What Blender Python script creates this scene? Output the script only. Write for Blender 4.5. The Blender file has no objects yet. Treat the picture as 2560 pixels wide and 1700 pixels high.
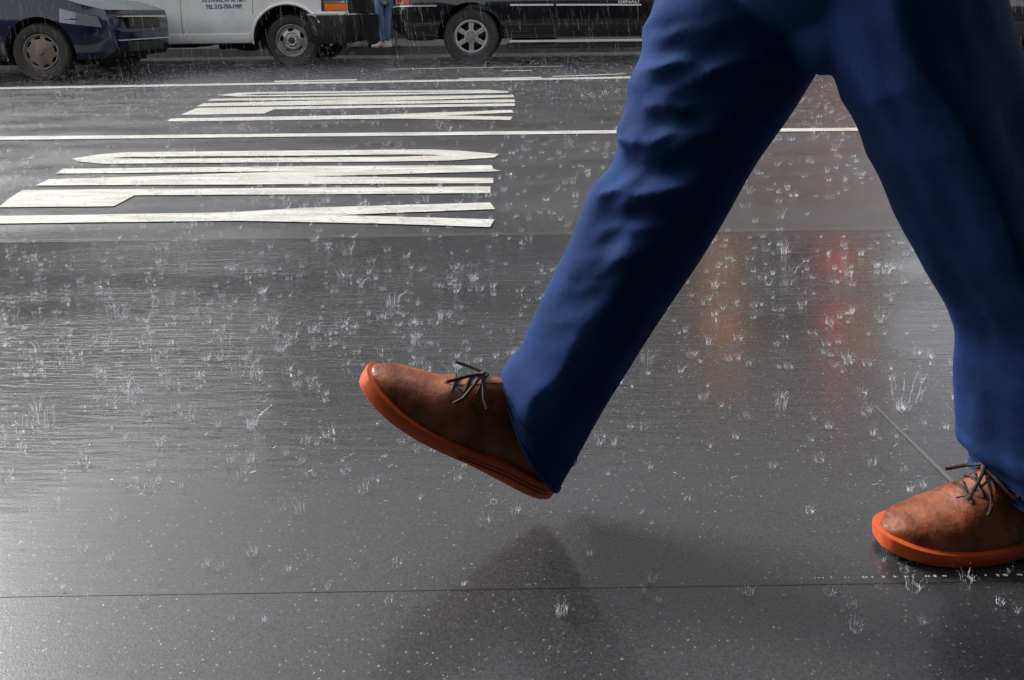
import bpy, bmesh, math, random
from mathutils import Vector, Matrix, noise
from mathutils.geometry import tessellate_polygon
random.seed(7)
R = math.radians
sc = bpy.context.scene
COL = sc.collection

# ------------------------------------------------------------------ camera
F, CY, CX, H = 1900.0, 302.0, 1280.0, 0.686      # focal length, lens centre (shift lens) in photo pixels; height
PITCH, YAW, ROLL = R(8.0), R(0.93), R(-0.8)
cam_d = bpy.data.cameras.new("camera"); cam = bpy.data.objects.new("camera", cam_d); COL.objects.link(cam)
camR = Matrix.Rotation(YAW, 3, 'Z') @ Matrix.Rotation(math.pi/2 - PITCH, 3, 'X') @ Matrix.Rotation(ROLL, 3, 'Z')
CAM = Vector((0, 0, H))
cam.matrix_world = Matrix.Translation(CAM) @ camR.to_4x4()
cam_d.sensor_width = 36; cam_d.lens = F/2560*36; cam_d.shift_y = -(850-CY)/2560
cam_d.clip_start = 0.05; cam_d.clip_end = 900
sc.camera = cam

# ------------------------------------------------------------------ light
SUN = Vector((-0.76, 0.49, 0.58)).normalized()
w = bpy.data.worlds.new("World"); sc.world = w; w.use_nodes = True
nt = w.node_tree; bg = nt.nodes["Background"]
sky = nt.nodes.new("ShaderNodeTexSky"); sky.sky_type = 'NISHITA'; sky.sun_disc = False
sky.sun_elevation = math.asin(SUN.z); sky.sun_rotation = math.atan2(SUN.x, SUN.y)
sky.air_density = 1.0; sky.dust_density = 3.0; sky.ozone_density = 1.0
hs = nt.nodes.new("ShaderNodeHueSaturation"); hs.inputs['Saturation'].default_value = 0.12
nt.links.new(sky.outputs[0], hs.inputs['Color']); nt.links.new(hs.outputs[0], bg.inputs[0])
bg.inputs[1].default_value = 0.11
sl = bpy.data.lights.new("sun", 'SUN'); sl.energy = 1.5; sl.angle = R(18); sl.color = (1.0, 0.99, 0.975)
so = bpy.data.objects.new("sun", sl); COL.objects.link(so)
so.rotation_euler = SUN.to_track_quat('Z', 'Y').to_euler()
sc.view_settings.view_transform = 'Standard'; sc.view_settings.look = 'None'
sc.view_settings.exposure = 1.5; sc.view_settings.gamma = 1.0
sc.cycles.max_bounces = 8; sc.cycles.transparent_max_bounces = 24
sc.cycles.use_denoising = True

# ------------------------------------------------------------------ pixel -> world
def ray(px, py):
    return camR @ Vector(((px-CX)/F, -(py-CY)/F, -1.0))
def gnd(px, py, z=0.0):
    r = ray(px, py); return CAM + r*((z-H)/r.z)
def onY(px, py, Y):
    r = ray(px, py); return CAM + r*(Y/r.y)

# ------------------------------------------------------------------ helpers
def tag(o, label=None, cat=None, group=None, kind=None):
    if label: o['label'] = label
    if cat: o['category'] = cat
    if group: o['group'] = group
    if kind: o['kind'] = kind
    return o
def empty(name, loc=(0, 0, 0), rz=0.0, label=None, cat=None, group=None, kind=None, parent=None):
    o = bpy.data.objects.new(name, None); COL.objects.link(o)
    o.location = loc; o.rotation_euler = (0, 0, rz); o.empty_display_size = 0.1
    if parent: o.parent = parent
    return tag(o, label, cat, group, kind)
def link(name, me, mats, parent=None, sharp=35, loc=None):
    for m in (mats if isinstance(mats, (list, tuple)) else [mats]): me.materials.append(m)
    if sharp is not None:
        me.polygons.foreach_set('use_smooth', [True]*len(me.polygons))
        try: me.set_sharp_from_angle(angle=R(sharp))
        except Exception: pass
    o = bpy.data.objects.new(name, me); COL.objects.link(o)
    if parent: o.parent = parent
    if loc is not None: o.location = loc
    return o
def bmobj(name, bm, mats, parent=None, sharp=35, loc=None, bevel=0):
    if bevel:
        bmesh.ops.bevel(bm, geom=[e for e in bm.edges if e.is_manifold and e.calc_face_angle(0) > 0.6],
                        offset=bevel, segments=2, affect='EDGES', clamp_overlap=True)
    me = bpy.data.meshes.new(name); bm.to_mesh(me); bm.free()
    return link(name, me, mats, parent, sharp, loc)
def pyobj(name, V, Fc, mats, parent=None, sharp=35, loc=None):
    me = bpy.data.meshes.new(name); me.from_pydata([tuple(v) for v in V], [], Fc); me.update()
    return link(name, me, mats, parent, sharp, loc)
def a_box(bm, x0, x1, y0, y1, z0, z1):
    g = bmesh.ops.create_cube(bm, size=1)
    for v in g['verts']:
        v.co = Vector(((x0+x1)/2+v.co.x*(x1-x0), (y0+y1)/2+v.co.y*(y1-y0), (z0+z1)/2+v.co.z*(z1-z0)))
    return g['verts']
def a_tube(bm, pts, rad, seg=8, cap=True):
    pts = [Vector(p) for p in pts]; n = len(pts)
    rads = rad if isinstance(rad, (list, tuple)) else [rad]*n
    rings = []; up = Vector((0.13, 0.21, 0.97)).normalized()
    for i, p in enumerate(pts):
        t = (pts[min(i+1, n-1)]-pts[max(i-1, 0)]).normalized()
        a = t.cross(up)
        if a.length < 1e-3: a = t.cross(Vector((1, 0, 0)))
        a.normalize(); b = t.cross(a).normalized()
        rings.append([bm.verts.new(p+(a*math.cos(k*2*math.pi/seg)+b*math.sin(k*2*math.pi/seg))*rads[i]) for k in range(seg)])
    for i in range(n-1):
        for k in range(seg):
            bm.faces.new((rings[i][k], rings[i][(k+1) % seg], rings[i+1][(k+1) % seg], rings[i+1][k]))
    if cap:
        bm.faces.new(rings[0][::-1]); bm.faces.new(rings[-1])
def a_lathe(bm, prof, seg=48, axis='Y', cen=(0, 0, 0), close=False):
    """prof: (radius, along-axis) pairs"""
    c = Vector(cen); rings = []
    for r, h in prof:
        ring = []
        for k in range(seg):
            a = 2*math.pi*k/seg
            if axis == 'Y': p = Vector((r*math.cos(a), h, r*math.sin(a)))
            else: p = Vector((r*math.cos(a), r*math.sin(a), h))
            ring.append(bm.verts.new(c+p))
        rings.append(ring)
    m = len(rings)
    for i in range(m if close else m-1):
        A, B = rings[i], rings[(i+1) % m]
        for k in range(seg): bm.faces.new((A[k], A[(k+1) % seg], B[(k+1) % seg], B[k]))
    bmesh.ops.recalc_face_normals(bm, faces=bm.faces)
def a_prism(bm, pts, y0, y1):
    """polygon in XZ extruded along Y"""
    A = [bm.verts.new((x, y0, z)) for x, z in pts]; B = [bm.verts.new((x, y1, z)) for x, z in pts]
    n = len(pts); bm.faces.new(A); bm.faces.new(B[::-1])
    for i in range(n): bm.faces.new((A[i], B[i], B[(i+1) % n], A[(i+1) % n]))
    bmesh.ops.recalc_face_normals(bm, faces=bm.faces)
def cuts(bm, axis, vals):
    no = Vector((1, 0, 0)) if axis == 'x' else Vector((0, 0, 1))
    for v in vals:
        bmesh.ops.bisect_plane(bm, geom=bm.verts[:]+bm.edges[:]+bm.faces[:], plane_co=no*v, plane_no=no, dist=1e-5)

# ------------------------------------------------------------------ materials
def mat(name, col=(.5, .5, .5), rough=.5, metal=0.0, **kw):
    m = bpy.data.materials.new(name); m.use_nodes = True
    b = m.node_tree.nodes["Principled BSDF"]
    b.inputs['Base Color'].default_value = (*col, 1); b.inputs['Roughness'].default_value = rough
    b.inputs['Metallic'].default_value = metal
    for k, v in kw.items(): b.inputs[k.replace('_', ' ')].default_value = v
    return m
def N(m, t, **kw):
    n = m.node_tree.nodes.new(t)
    for k, v in kw.items():
        if k in n.inputs: n.inputs[k].default_value = v
        else: setattr(n, k, v)
    return n
def L(m, a, b): m.node_tree.links.new(a, b)
def BS(m): return m.node_tree.nodes["Principled BSDF"]
def coords(m, scale=(1, 1, 1), obj=False):
    if obj:
        s = N(m, 'ShaderNodeTexCoord').outputs['Object']
    else:
        s = N(m, 'ShaderNodeNewGeometry').outputs['Position']
    mp = N(m, 'ShaderNodeMapping'); mp.inputs['Scale'].default_value = scale
    L(m, s, mp.inputs['Vector']); return mp.outputs[0]
def ramp(m, src, stops):
    r = N(m, 'ShaderNodeValToRGB'); e = r.color_ramp.elements
    e[0].position, e[0].color = stops[0][0], (*stops[0][1], 1) if len(stops[0][1]) == 3 else stops[0][1]
    e[1].position, e[1].color = stops[1][0], (*stops[1][1], 1)
    for p, c in stops[2:]:
        k = e.new(p); k.color = (*c, 1)
    L(m, src, r.inputs[0]); return r.outputs[0]
def G(v): return (v, v, v)
def noise_n(m, vec, scale, detail=4, rough=.55):
    n = N(m, 'ShaderNodeTexNoise'); n.inputs['Scale'].default_value = scale
    n.inputs['Detail'].default_value = detail; n.inputs['Roughness'].default_value = rough
    L(m, vec, n.inputs['Vector']); return n.outputs['Fac']
def mixc(m, fac, a, b, mode='MIX'):
    x = N(m, 'ShaderNodeMix', data_type='RGBA', blend_type=mode)
    for s, i in ((fac, 0), (a, 6), (b, 7)):
        if hasattr(s, 'is_output'): L(m, s, x.inputs[i])
        elif i == 0: x.inputs[0].default_value = s
        else: x.inputs[i].default_value = (*s, 1)
    return x.outputs[2]
def math_n(m, op, a, b=0.0):
    x = N(m, 'ShaderNodeMath', operation=op)
    for i, s in enumerate((a, b)):
        if hasattr(s, 'is_output'): L(m, s, x.inputs[i])
        else: x.inputs[i].default_value = s
    return x.outputs[0]
def bump(m, h, strength, dist, prev=None):
    b = N(m, 'ShaderNodeBump'); b.inputs['Strength'].default_value = strength; b.inputs['Distance'].default_value = dist
    L(m, h, b.inputs['Height'])
    if prev is not None: L(m, prev, b.inputs['Normal'])
    return b.outputs[0]

# wet coarse asphalt of the carriageway
def asphalt():
    m = mat("wet_asphalt", G(.05), .3); B = BS(m); p = coords(m)
    big = noise_n(m, p, .9, 3); fine = noise_n(m, p, 160, 3, .7); grain = noise_n(m, p, 45, 4, .65)
    c = ramp(m, big, [(.3, (.048, .049, .052)), (.7, (.074, .075, .078))])
    vor = N(m, 'ShaderNodeTexVoronoi'); vor.inputs['Scale'].default_value = 75; L(m, p, vor.inputs['Vector'])
    spot = ramp(m, vor.outputs['Distance'], [(.06, G(1)), (.16, G(0))])
    sel = ramp(m, vor.outputs['Color'], [(.70, G(0)), (.74, G(1))])
    sp = math_n(m, 'MULTIPLY', spot, sel)
    c = mixc(m, sp, c, (.26, .26, .25)); c = mixc(m, math_n(m, 'MULTIPLY', fine, .5), c, (.022, .022, .023))
    L(m, c, B.inputs['Base Color'])
    L(m, ramp(m, noise_n(m, coords(m, (1, 2.2, 1)), 1.6, 4), [(.35, G(.26)), (.65, G(.46))]), B.inputs['Roughness'])
    n = bump(m, grain, .5, .005); n = bump(m, fine, .5, .0016, n)
    L(m, n, B.inputs['Normal']); return m
# smoother paving at the crossing with a moving film of water
def paving():
    m = mat("wet_smooth_paving", G(.05), .15); B = BS(m); p = coords(m)
    big = noise_n(m, p, 1.6, 5); fine = noise_n(m, p, 420, 3, .7)
    c = ramp(m, big, [(.3, (.041, .042, .045)), (.7, (.062, .063, .067))])
    vor = N(m, 'ShaderNodeTexVoronoi'); vor.inputs['Scale'].default_value = 120; L(m, p, vor.inputs['Vector'])
    spot = ramp(m, vor.outputs['Distance'], [(.08, G(1)), (.24, G(0))])
    sel = ramp(m, vor.outputs['Color'], [(.50, G(0)), (.72, G(1))])
    c = mixc(m, math_n(m, 'MULTIPLY', spot, sel), c, (.27, .265, .24))
    gr = ramp(m, noise_n(m, p, 330, 2, .6), [(.40, G(.95)), (.58, G(0))])
    c = mixc(m, gr, c, (.030, .030, .031))
    L(m, c, B.inputs['Base Color'])
    # film: thick far from the lens side, thin and stony nearer
    sep = N(m, 'ShaderNodeSeparateXYZ'); L(m, p, sep.inputs[0])
    wob = math_n(m, 'MULTIPLY', math_n(m, 'SUBTRACT', noise_n(m, p, 2.2, 4), .5), .9)
    yy = math_n(m, 'ADD', sep.outputs['Y'], wob)
    mr = N(m, 'ShaderNodeMapRange'); mr.inputs['From Min'].default_value = .95; mr.inputs['From Max'].default_value = 1.75
    L(m, yy, mr.inputs['Value']); film = mr.outputs[0]
    mr2 = N(m, 'ShaderNodeMapRange'); mr2.inputs['To Min'].default_value = .30; mr2.inputs['To Max'].default_value = .14
    L(m, film, mr2.inputs['Value']); L(m, mr2.outputs[0], B.inputs['Roughness'])
    rip = noise_n(m, coords(m, (5, 34, 1)), 1.6, 4, .6)
    rip2 = noise_n(m, coords(m, (16, 90, 1)), 1.5, 3, .6)
    fm = math_n(m, 'MULTIPLY', film, ramp(m, noise_n(m, coords(m, (.7, 1.6, 1)), 1.5, 3), [(.38, G(.25)), (.60, G(1))]))
    n = bump(m, math_n(m, 'MULTIPLY', rip, math_n(m, 'ADD', fm, .07)), .36, .010); n = bump(m, math_n(m, 'MULTIPLY', rip2, math_n(m, 'ADD', fm, .07)), .5, .004, n)
    dry = math_n(m, 'MULTIPLY', fine, math_n(m, 'SUBTRACT', 1.15, film))
    n = bump(m, dry, .32, .0007, n)
    L(m, n, B.inputs['Normal']); B.inputs['Coat Weight'].default_value = .42; B.inputs['Coat Roughness'].default_value = .04; B.inputs['Specular IOR Level'].default_value = .35; B.inputs['Coat IOR'].default_value = 1.33
    cn = bump(m, math_n(m, 'MULTIPLY', rip, math_n(m, 'ADD', fm, .10)), .35, .010); L(m, cn, B.inputs['Coat Normal']); return m
def paint():
    m = mat("white_road_paint", (.78, .78, .74), .4); B = BS(m); p = coords(m)
    c = ramp(m, noise_n(m, coords(m, (1.2, 8, 1)), 3, 5), [(.38, (.64, .64, .605)), (.62, (.44, .42, .37))])
    ch = noise_n(m, coords(m, (3, 9, 1)), 7, 6, .7)
    chip = ramp(m, ch, [(.59, G(0)), (.66, G(1))])
    c = mixc(m, chip, c, (.05, .05, .05))
    tr = N(m, 'ShaderNodeTexWave'); tr.inputs['Scale'].default_value = 22; tr.inputs['Distortion'].default_value = 2.5
    tr.bands_direction = 'DIAGONAL'; L(m, p, tr.inputs['Vector'])
    tm = math_n(m, 'MULTIPLY', tr.outputs['Fac'], ramp(m, noise_n(m, coords(m, (.8, 3, 1)), 1.4, 2), [(.45, G(0)), (.6, G(.35))]))
    c = mixc(m, tm, c, (.42, .38, .32))
    L(m, c, B.inputs['Base Color'])
    L(m, bump(m, noise_n(m, p, 90, 4), .4, .003), B.inputs['Normal']); return m
M = {}
M['asphalt'] = asphalt(); M['paving'] = paving(); M['paint'] = paint()
M['joint'] = mat("joint_tar", G(.05), .25)
def water_m(name, alpha, col=(.92, .94, .97)):
    m = mat(name, col, .15); B = BS(m); B.inputs['Alpha'].default_value = alpha
    B.inputs['Transmission Weight'].default_value = .35; B.inputs['IOR'].default_value = 1.33
    return m
M['splash'] = water_m("splashed_water", .33)
M['drop'] = water_m("rain_drop", .15)
M['spray'] = mat('white_spray', (.85, .87, .9), .9); BS(M['spray']).inputs['Alpha'].default_value = .45
M['bead'] = water_m("water_bead", .5)
M['puddle_edge'] = mat("pale_worn_strip", G(.095), .35)
def noisy(name, c1, c2, scale, rough, bumpd=0.0, obj=True, sc3=(1, 1, 1), r2=None, **kw):
    m = mat(name, c1, rough, **kw); B = BS(m); p = coords(m, sc3, obj)
    f = noise_n(m, p, scale, 5, .6)
    L(m, ramp(m, f, [(.35, c1), (.65, c2)]), B.inputs['Base Color'])
    if r2 is not None: L(m, ramp(m, noise_n(m, p, scale*1.7, 4), [(.35, G(rough)), (.65, G(r2))]), B.inputs['Roughness'])
    if bumpd: L(m, bump(m, noise_n(m, p, scale*4, 4), .6, bumpd), B.inputs['Normal'])
    return m
M['trouser'] = noisy("blue_trouser_cloth", (.0065, .025, .095), (.011, .040, .150), 14, .85, .0015)
BS(M['trouser']).inputs['Specular IOR Level'].default_value = .2
def weave(m):
    B = BS(m); lk = B.inputs['Base Color'].links[0].from_socket
    f = noise_n(m, coords(m, (1, 1, 1), True), 520, 2, .6)
    L(m, mixc(m, ramp(m, f, [(.35, G(.35)), (.60, G(0))]), lk, (.003, .008, .028)), B.inputs['Base Color'])
weave(M['trouser'])
def grain(m, sc_, d):
    B = BS(m); lk = B.inputs['Normal'].links[0].from_socket
    L(m, bump(m, noise_n(m, coords(m, (1, 1, 1), True), sc_, 3, .6), .5, d, lk), B.inputs['Normal'])
M['leather'] = noisy("brown_leather", (.120, .033, .015), (.33, .105, .045), 30, .28, .0020, r2=.5)
grain(M['leather'], 420, .0006)
M['sole'] = noisy("orange_rubber", (.50, .072, .012), (.60, .095, .017), 30, .45, .0006)
M['lace'] = noisy("dark_lace", (.030, .016, .012), (.055, .028, .020), 300, .7, .0008)
M['stitch'] = mat("dark_seam", (.06, .025, .015), .8)
M['skin'] = noisy("skin", (.48, .27, .19), (.55, .32, .23), 20, .5)
M['jacket'] = noisy("navy_jacket", (.012, .018, .045), (.02, .028, .06), 20, .8, .001)
M['hair'] = noisy("dark_hair", (.02, .013, .009), (.04, .025, .018), 90, .5, .002)
M['sock'] = noisy("dark_sock", (.02, .02, .03), (.03, .03, .045), 60, .9)
M['van_white'] = noisy("grimy_white_paint", (.80, .80, .79), (.66, .66, .64), 2.2, .22, r2=.4)
M['van_clean'] = mat("white_painted_lip", (.86, .86, .85), .2)
M['black_plastic'] = noisy("black_plastic", (.018, .018, .019), (.03, .03, .031), 18, .45, .001)
M['rubber'] = noisy("wet_tyre_rubber", (.016, .016, .017), (.032, .032, .032), 40, .5, .001)
M['steel'] = noisy("steel_wheel_grey", (.42, .41, .40), (.30, .29, .28), 12, .3, metal=.7)
M['alloy'] = noisy("alloy_wheel", (.62, .60, .57), (.52, .50, .48), 10, .28, metal=.75)
M['chrome'] = mat("chrome", (.88, .88, .88), .12, 1.0)
M['bright'] = mat('bright_trim', (.9, .9, .9), .25, .25)
M['brushed'] = mat("pale_trim", (.82, .82, .82), .25, .6)
M['black_paint'] = mat("gloss_black_paint", (.010, .010, .012), .12)
BS(M['black_paint']).inputs['Coat Weight'].default_value = .6
M['dark_paint'] = mat("gloss_charcoal_paint", (.022, .022, .025), .15)
BS(M['dark_paint']).inputs['Coat Weight'].default_value = .6
M['blue_paint'] = mat("dark_blue_paint", (.007, .011, .034), .12)
BS(M['blue_paint']).inputs['Coat Weight'].default_value = .25
M['underbody'] = mat("underbody_black", G(.012), .8)
M['glass'] = mat("dark_window_glass", (.015, .018, .02), .06)
M['amber'] = mat("amber_lens", (.85, .20, .015), .2); BS(M['amber']).inputs['Coat Weight'].default_value = .5
M['red'] = mat("red_lens", (.45, .02, .02), .15)
M['clear'] = mat("clear_lens", (.22, .23, .25), .06, .2)
M['navy_ink'] = mat("navy_lettering", (.035, .035, .14), .6)
M['hubbrown'] = noisy("dirty_hubcap", (.16, .135, .115), (.24, .20, .17), 9, .4, metal=.5)

# ================================================================== SETTING
def flat(name, pts, z, m, kind='structure', parent=None, thick=None):
    V = [(p[0], p[1], z) for p in pts]
    o = pyobj(name, V, [list(range(len(V)))], m, parent, None)
    if o.data.polygons[0].normal.z < 0: o.data.flip_normals()
    if kind and not parent: o['kind'] = kind
    return o
flat('road', [(-320, -320), (320, -320), (320, 320), (-320, 320)], 0, M['asphalt'])
e0, e1 = gnd(0, 610), gnd(2560, 573)
sl_ = (e1.y-e0.y)/(e1.x-e0.x)
def edgeY(x): return e0.y+(x-e0.x)*sl_
pv = flat('pavement', [(-14, -8), (14, -8), (14, edgeY(14)), (-14, edgeY(-14))], .004, M['paving'])
# tar joint across the paving
def strip(name, a, b, wid, z, m, taper=1.0, kind='structure'):
    a = Vector((a[0], a[1])); b = Vector((b[0], b[1])); d = (b-a).normalized(); n = Vector((-d.y, d.x))*wid/2
    return flat(name, [a-n, b-n*taper, b+n*taper, a+n], z, m, kind)
j0, j1 = gnd(100, 1498), gnd(2040, 1468); jd = (j1-j0)
strip('paving_joint', j0-jd*1.5, j0+jd*3, .0010, .0048, M['joint'])
k0, k1 = gnd(0, 609), gnd(2560, 572); kd = k1-k0
strip('paving_edge', k0-kd*.8+Vector((0, .006, 0)), k1+kd*.8+Vector((0, .006, 0)), .0055, .008, M['puddle_edge'])
s0, s1 = gnd(2188, 1022), gnd(2410, 1240)
strip('paving_crack_seal', s0, s1, .0035, .0048, M['puddle_edge'], 2.6)

# lane lines
def lane_line(p, q, wpx0, wpx1):
    A0, A1 = gnd(p[0], p[1]-wpx0/2), gnd(p[0], p[1]+wpx0/2)
    B0, B1 = gnd(q[0], q[1]-wpx1/2), gnd(q[0], q[1]+wpx1/2)
    d = B0-A0; n = 60; top = []; bot = []
    for i in range(n+1):
        t = -2+5*i/n
        j = .003*noise.noise(Vector((i*.9, 3, wpx0)))
        top.append((A0.x+d.x*t, A0.y+(B0.y-A0.y)*t+j)); bot.append((A1.x+(B1.x-A1.x)*t, A1.y+(B1.y-A1.y)*t-j))
    V = [(x, y, .004) for x, y in top+bot]
    o = pyobj('lane_line', V, [[i, i+1, n+2+i, n+1+i] for i in range(n)], M['paint'], None, None)
    if o.data.polygons[0].normal.z < 0: o.data.flip_normals()
    o['kind'] = 'structure'; return o
lane_line((0, 347), (1545, 331), 8.5, 8)
lane_line((0, 221.5), (1600, 194), 5.2, 4.6)

ZS = 1400/2361
def zp(x, y): return gnd(x*ZS, 160+y*ZS)
def letter(name, outer, parent, inner=None, z=.004):
    def dens(poly):
        out = []
        for i in range(len(poly)):
            a, b = Vector(poly[i]), Vector(poly[(i+1) % len(poly)])
            k = max(1, int((b-a).length/60))
            for j in range(k):
                q = a.lerp(b, j/k); q.y += .7*noise.noise(Vector((q.x*.05, q.y*.3, 5))); out.append((q.x, q.y))
        return out
    loops = [[zp(*q) for q in dens(outer)]]
    if inner: loops.append([zp(*q) for q in dens(inner)][::-1])
    tris = tessellate_polygon([[Vector((v.x, v.y, 0)) for v in l] for l in loops])
    V = [(v.x, v.y, z) for l in loops for v in l]
    o = pyobj(name, V, [list(t) for t in tris], M['paint'], parent, None)
    bm = bmesh.new(); bm.from_mesh(o.data)
    for f in bm.faces:
        if f.normal.z < 0: f.normal_flip()
    bm.to_mesh(o.data); bm.free(); return o
w1 = empty('road_word', kind='structure'); w2 = empty('road_word', kind='structure')
letter('letter', [(-140, 679), (-95, 646), (300, 641), (960, 630), (1300, 610), (2065, 588), (2088, 616), (1750, 628), (1420, 642), (1750, 650), (2085, 660), (2066, 692), (1600, 677), (1000, 665), (0, 677)], w1)
letter('letter', [(-5, 608), (40, 570), (95, 535), (700, 530), (2068, 520), (2068, 548), (1300, 553), (568, 557), (480, 604)], w1)
letter('letter', [(235, 466), (265, 445), (1400, 433), (2072, 430), (2080, 445), (2115, 455), (1300, 478), (2080, 484), (2080, 506), (1100, 511), (150, 516), (205, 490), (1250, 455)], w1)
letter('letter', [(300, 402), (430, 383), (520, 375), (1100, 369), (1820, 363), (1960, 370), (2105, 383), (2085, 397), (1900, 410), (1600, 415), (800, 420), (430, 424), (330, 414)], w1,
       [(455, 400), (560, 394), (1200, 390), (1700, 384), (1820, 385), (1880, 388), (1700, 394), (1100, 400), (600, 403)])
letter('letter', [(705, 242), (720, 232), (1600, 216), (2155, 195), (2168, 207), (1870, 219), (2160, 224), (2152, 238), (1650, 232), (720, 245)], w2)
letter('letter', [(760, 217), (830, 187), (1500, 178), (2170, 168), (2172, 179), (1155, 193), (1115, 211)], w2)
letter('letter', [(875, 157), (890, 149), (2165, 132), (2168, 142), (1500, 161), (2170, 151), (2172, 163), (830, 181), (855, 168), (1500, 151)], w2)
letter('letter', [(915, 133), (1000, 123), (1150, 119), (2050, 110), (2148, 117), (2140, 123), (1500, 134), (1000, 139)], w2,
       [(1010, 132), (1100, 127.5), (1800, 119.5), (2010, 119), (1500, 126), (1080, 133)])
for q in ([(1157, 72), (1505, 65), (1505, 71), (1157, 78)], [(1935, 62), (2282, 55), (2282, 60), (1935, 67)],
          [(2330, 52), (2640, 41), (2640, 44), (2330, 56)]):
    letter('road_stroke', q, None)['kind'] = 'structure'
for (xa, ya, xb, yb) in ((960, 174, 1180, 170), (1180, 170, 1410, 166), (1255, 178, 1330, 177)):
    strip('worn_line', gnd(xa, ya), gnd(xb, yb), .10, .004, M['paint'])

# far kerb and sidewalk
KY = gnd(1000, 137).y
print('KERB Y', KY, 'edge', edgeY(0))
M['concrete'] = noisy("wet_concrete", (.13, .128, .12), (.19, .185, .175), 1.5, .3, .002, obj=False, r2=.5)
M['kerbstone'] = noisy("kerb_stone", (.16, .155, .15), (.26, .25, .24), 6, .4, .003, obj=False)
flat('gutter', [(-70, KY-1.5), (9, KY-1.5), (9, KY+.01), (-70, KY+.01)], .004, M['concrete'])  # concrete gutter band, pale to stand in for light reflected under the vehicles
bm = bmesh.new(); a_box(bm, -70, 9.0, KY+.15, KY+4.6, -.1, .15)
tag(bmobj('sidewalk', bm, M['concrete'], sharp=None), kind='structure')
bm = bmesh.new(); a_box(bm, -70, 9.0, KY, KY+.147, -.1, .152)
tag(bmobj('kerb', bm, M['kerbstone'], sharp=None, bevel=.012), kind='structure')

# ------------------------------------------------------------------ buildings
BY = KY+4.6
M['winglass'] = mat("building_glass", (.03, .035, .04), .05)
M['frame'] = mat("window_frame", (.08, .08, .085), .5)
def brick(name, c1, c2):
    m = mat(name, c1, .7); B = BS(m); tc = N(m, 'ShaderNodeTexCoord'); mp = N(m, 'ShaderNodeMapping')
    mp.inputs['Rotation'].default_value = (math.pi/2, 0, 0); L(m, tc.outputs['Object'], mp.inputs[0])
    b = N(m, 'ShaderNodeTexBrick'); b.inputs['Scale'].default_value = 4
    b.inputs['Color1'].default_value = (*c1, 1); b.inputs['Color2'].default_value = (*c2, 1); b.inputs['Mortar'].default_value = (.25, .24, .22, 1)
    b.inputs['Mortar Size'].default_value = .012
    L(m, mp.outputs[0], b.inputs['Vector']); L(m, b.outputs['Color'], B.inputs['Base Color']); return m
def building(x0, x1, y, h, m, label, ncol, storey=3.6, face=-1, depth=14, win_w=1.3, shop=None, lit=None):
    """face=-1: facade looks to -Y, at y; face=+1 looks to +Y"""
    root = empty('building', ((x0+x1)/2, y, 0), 0, label, 'building')
    W = x1-x0; yy0, yy1 = (0, depth) if face < 0 else (-depth, 0)
    bm = bmesh.new(); a_box(bm, -W/2, W/2, yy0, yy1, 0, h); bmobj('wall', bm, m, root, None)
    bm = bmesh.new(); c0, c1 = (-.45, -.003) if face < 0 else (.003, .45)
    a_box(bm, -W/2-.1, W/2+.1, c0, c1, h-.7, h); bmobj('cornice', bm, M['kerbstone'], root, None, bevel=.04)
    bm = bmesh.new(); a_box(bm, -W/2, W/2, c0*.5, c1*.5 if face > 0 else -.003, 3.9, 4.2); bmobj('string_course', bm, M['kerbstone'], root, None, bevel=.04)
    n = int((h-5.6)/storey)+1; first = None; fpane = None
    for i in range(n):
        for j in range(ncol):
            cx = -W/2+W*(j+.5)/ncol; cz = 5.0+storey*i+1.0
            if cz+1.2 > h-.8: continue
            if first is None:
                bm = bmesh.new(); s = face
                for (a, b_, c, d) in ((-win_w/2-.1, -win_w/2, 0, 2.1), (win_w/2, win_w/2+.1, 0, 2.1), (-win_w/2, win_w/2, 2.0, 2.1), (-win_w/2-.18, win_w/2+.18, -.12, 0), (-win_w/2, win_w/2, 1.0, 1.06)):
                    a_box(bm, a, b_, *sorted((s*.09, s*.002)), c-1, d-1)
                first = bmobj('window', bm, M['frame'], root, None); first.location = (cx, 0, cz)
                bm = bmesh.new(); a_box(bm, -win_w/2, win_w/2, *sorted((s*.03, s*.004)), -1, 1)
                fpane = bmobj('pane', bm, M['winglass'], first, None)
            else:
                f = first.copy(); COL.objects.link(f); f.parent = root; f.location = (cx, 0, cz)
                g = fpane.copy()
                if lit and (i*7+j*5) % 3 == 0: g.data = fpane.data.copy(); g.data.materials[0] = lit
                COL.objects.link(g); g.parent = f
    if shop:
        bm = bmesh.new(); a_box(bm, -W/2+.4, W/2-.4, -.05, -.004, .55, 3.4); bmobj('shop_window', bm, M['winglass'], root, None)
        bm = bmesh.new(); a_box(bm, -W/2+.2, W/2-.2, -.12, -.052, .0, .54)
        for k in range(int(W/2.2)+1):
            xx = -W/2+.3+k*(W-.6)/max(1, int(W/2.2)); a_box(bm, xx-.06, xx+.06, -.12, -.052, .541, 3.4)
        bmobj('shop_front', bm, M['black_plastic'], root, None)
        bm = bmesh.new(); a_box(bm, -W/2+.2, W/2-.2, -.3, -.01, 3.41, 3.88); bmobj('shop_fascia', bm, shop, root, None, bevel=.02)
    return root
Mb1 = brick('dark_brown_brick', (.11, .055, .04), (.15, .075, .055)); Mb2 = noisy('grey_limestone', (.28, .275, .26), (.38, .37, .35), 1.2, .7)
Mb3 = brick('red_brown_brick', (.26, .11, .07), (.31, .14, .09)); Mb4 = noisy('pale_stone', (.40, .39, .37), (.5, .49, .47), .8, .7)
Mf1 = mat('brown_fascia', (.10, .05, .03), .4); Mf2 = mat('black_fascia', G(.02), .4); Mf3 = mat('grey_fascia', G(.2), .4)
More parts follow.
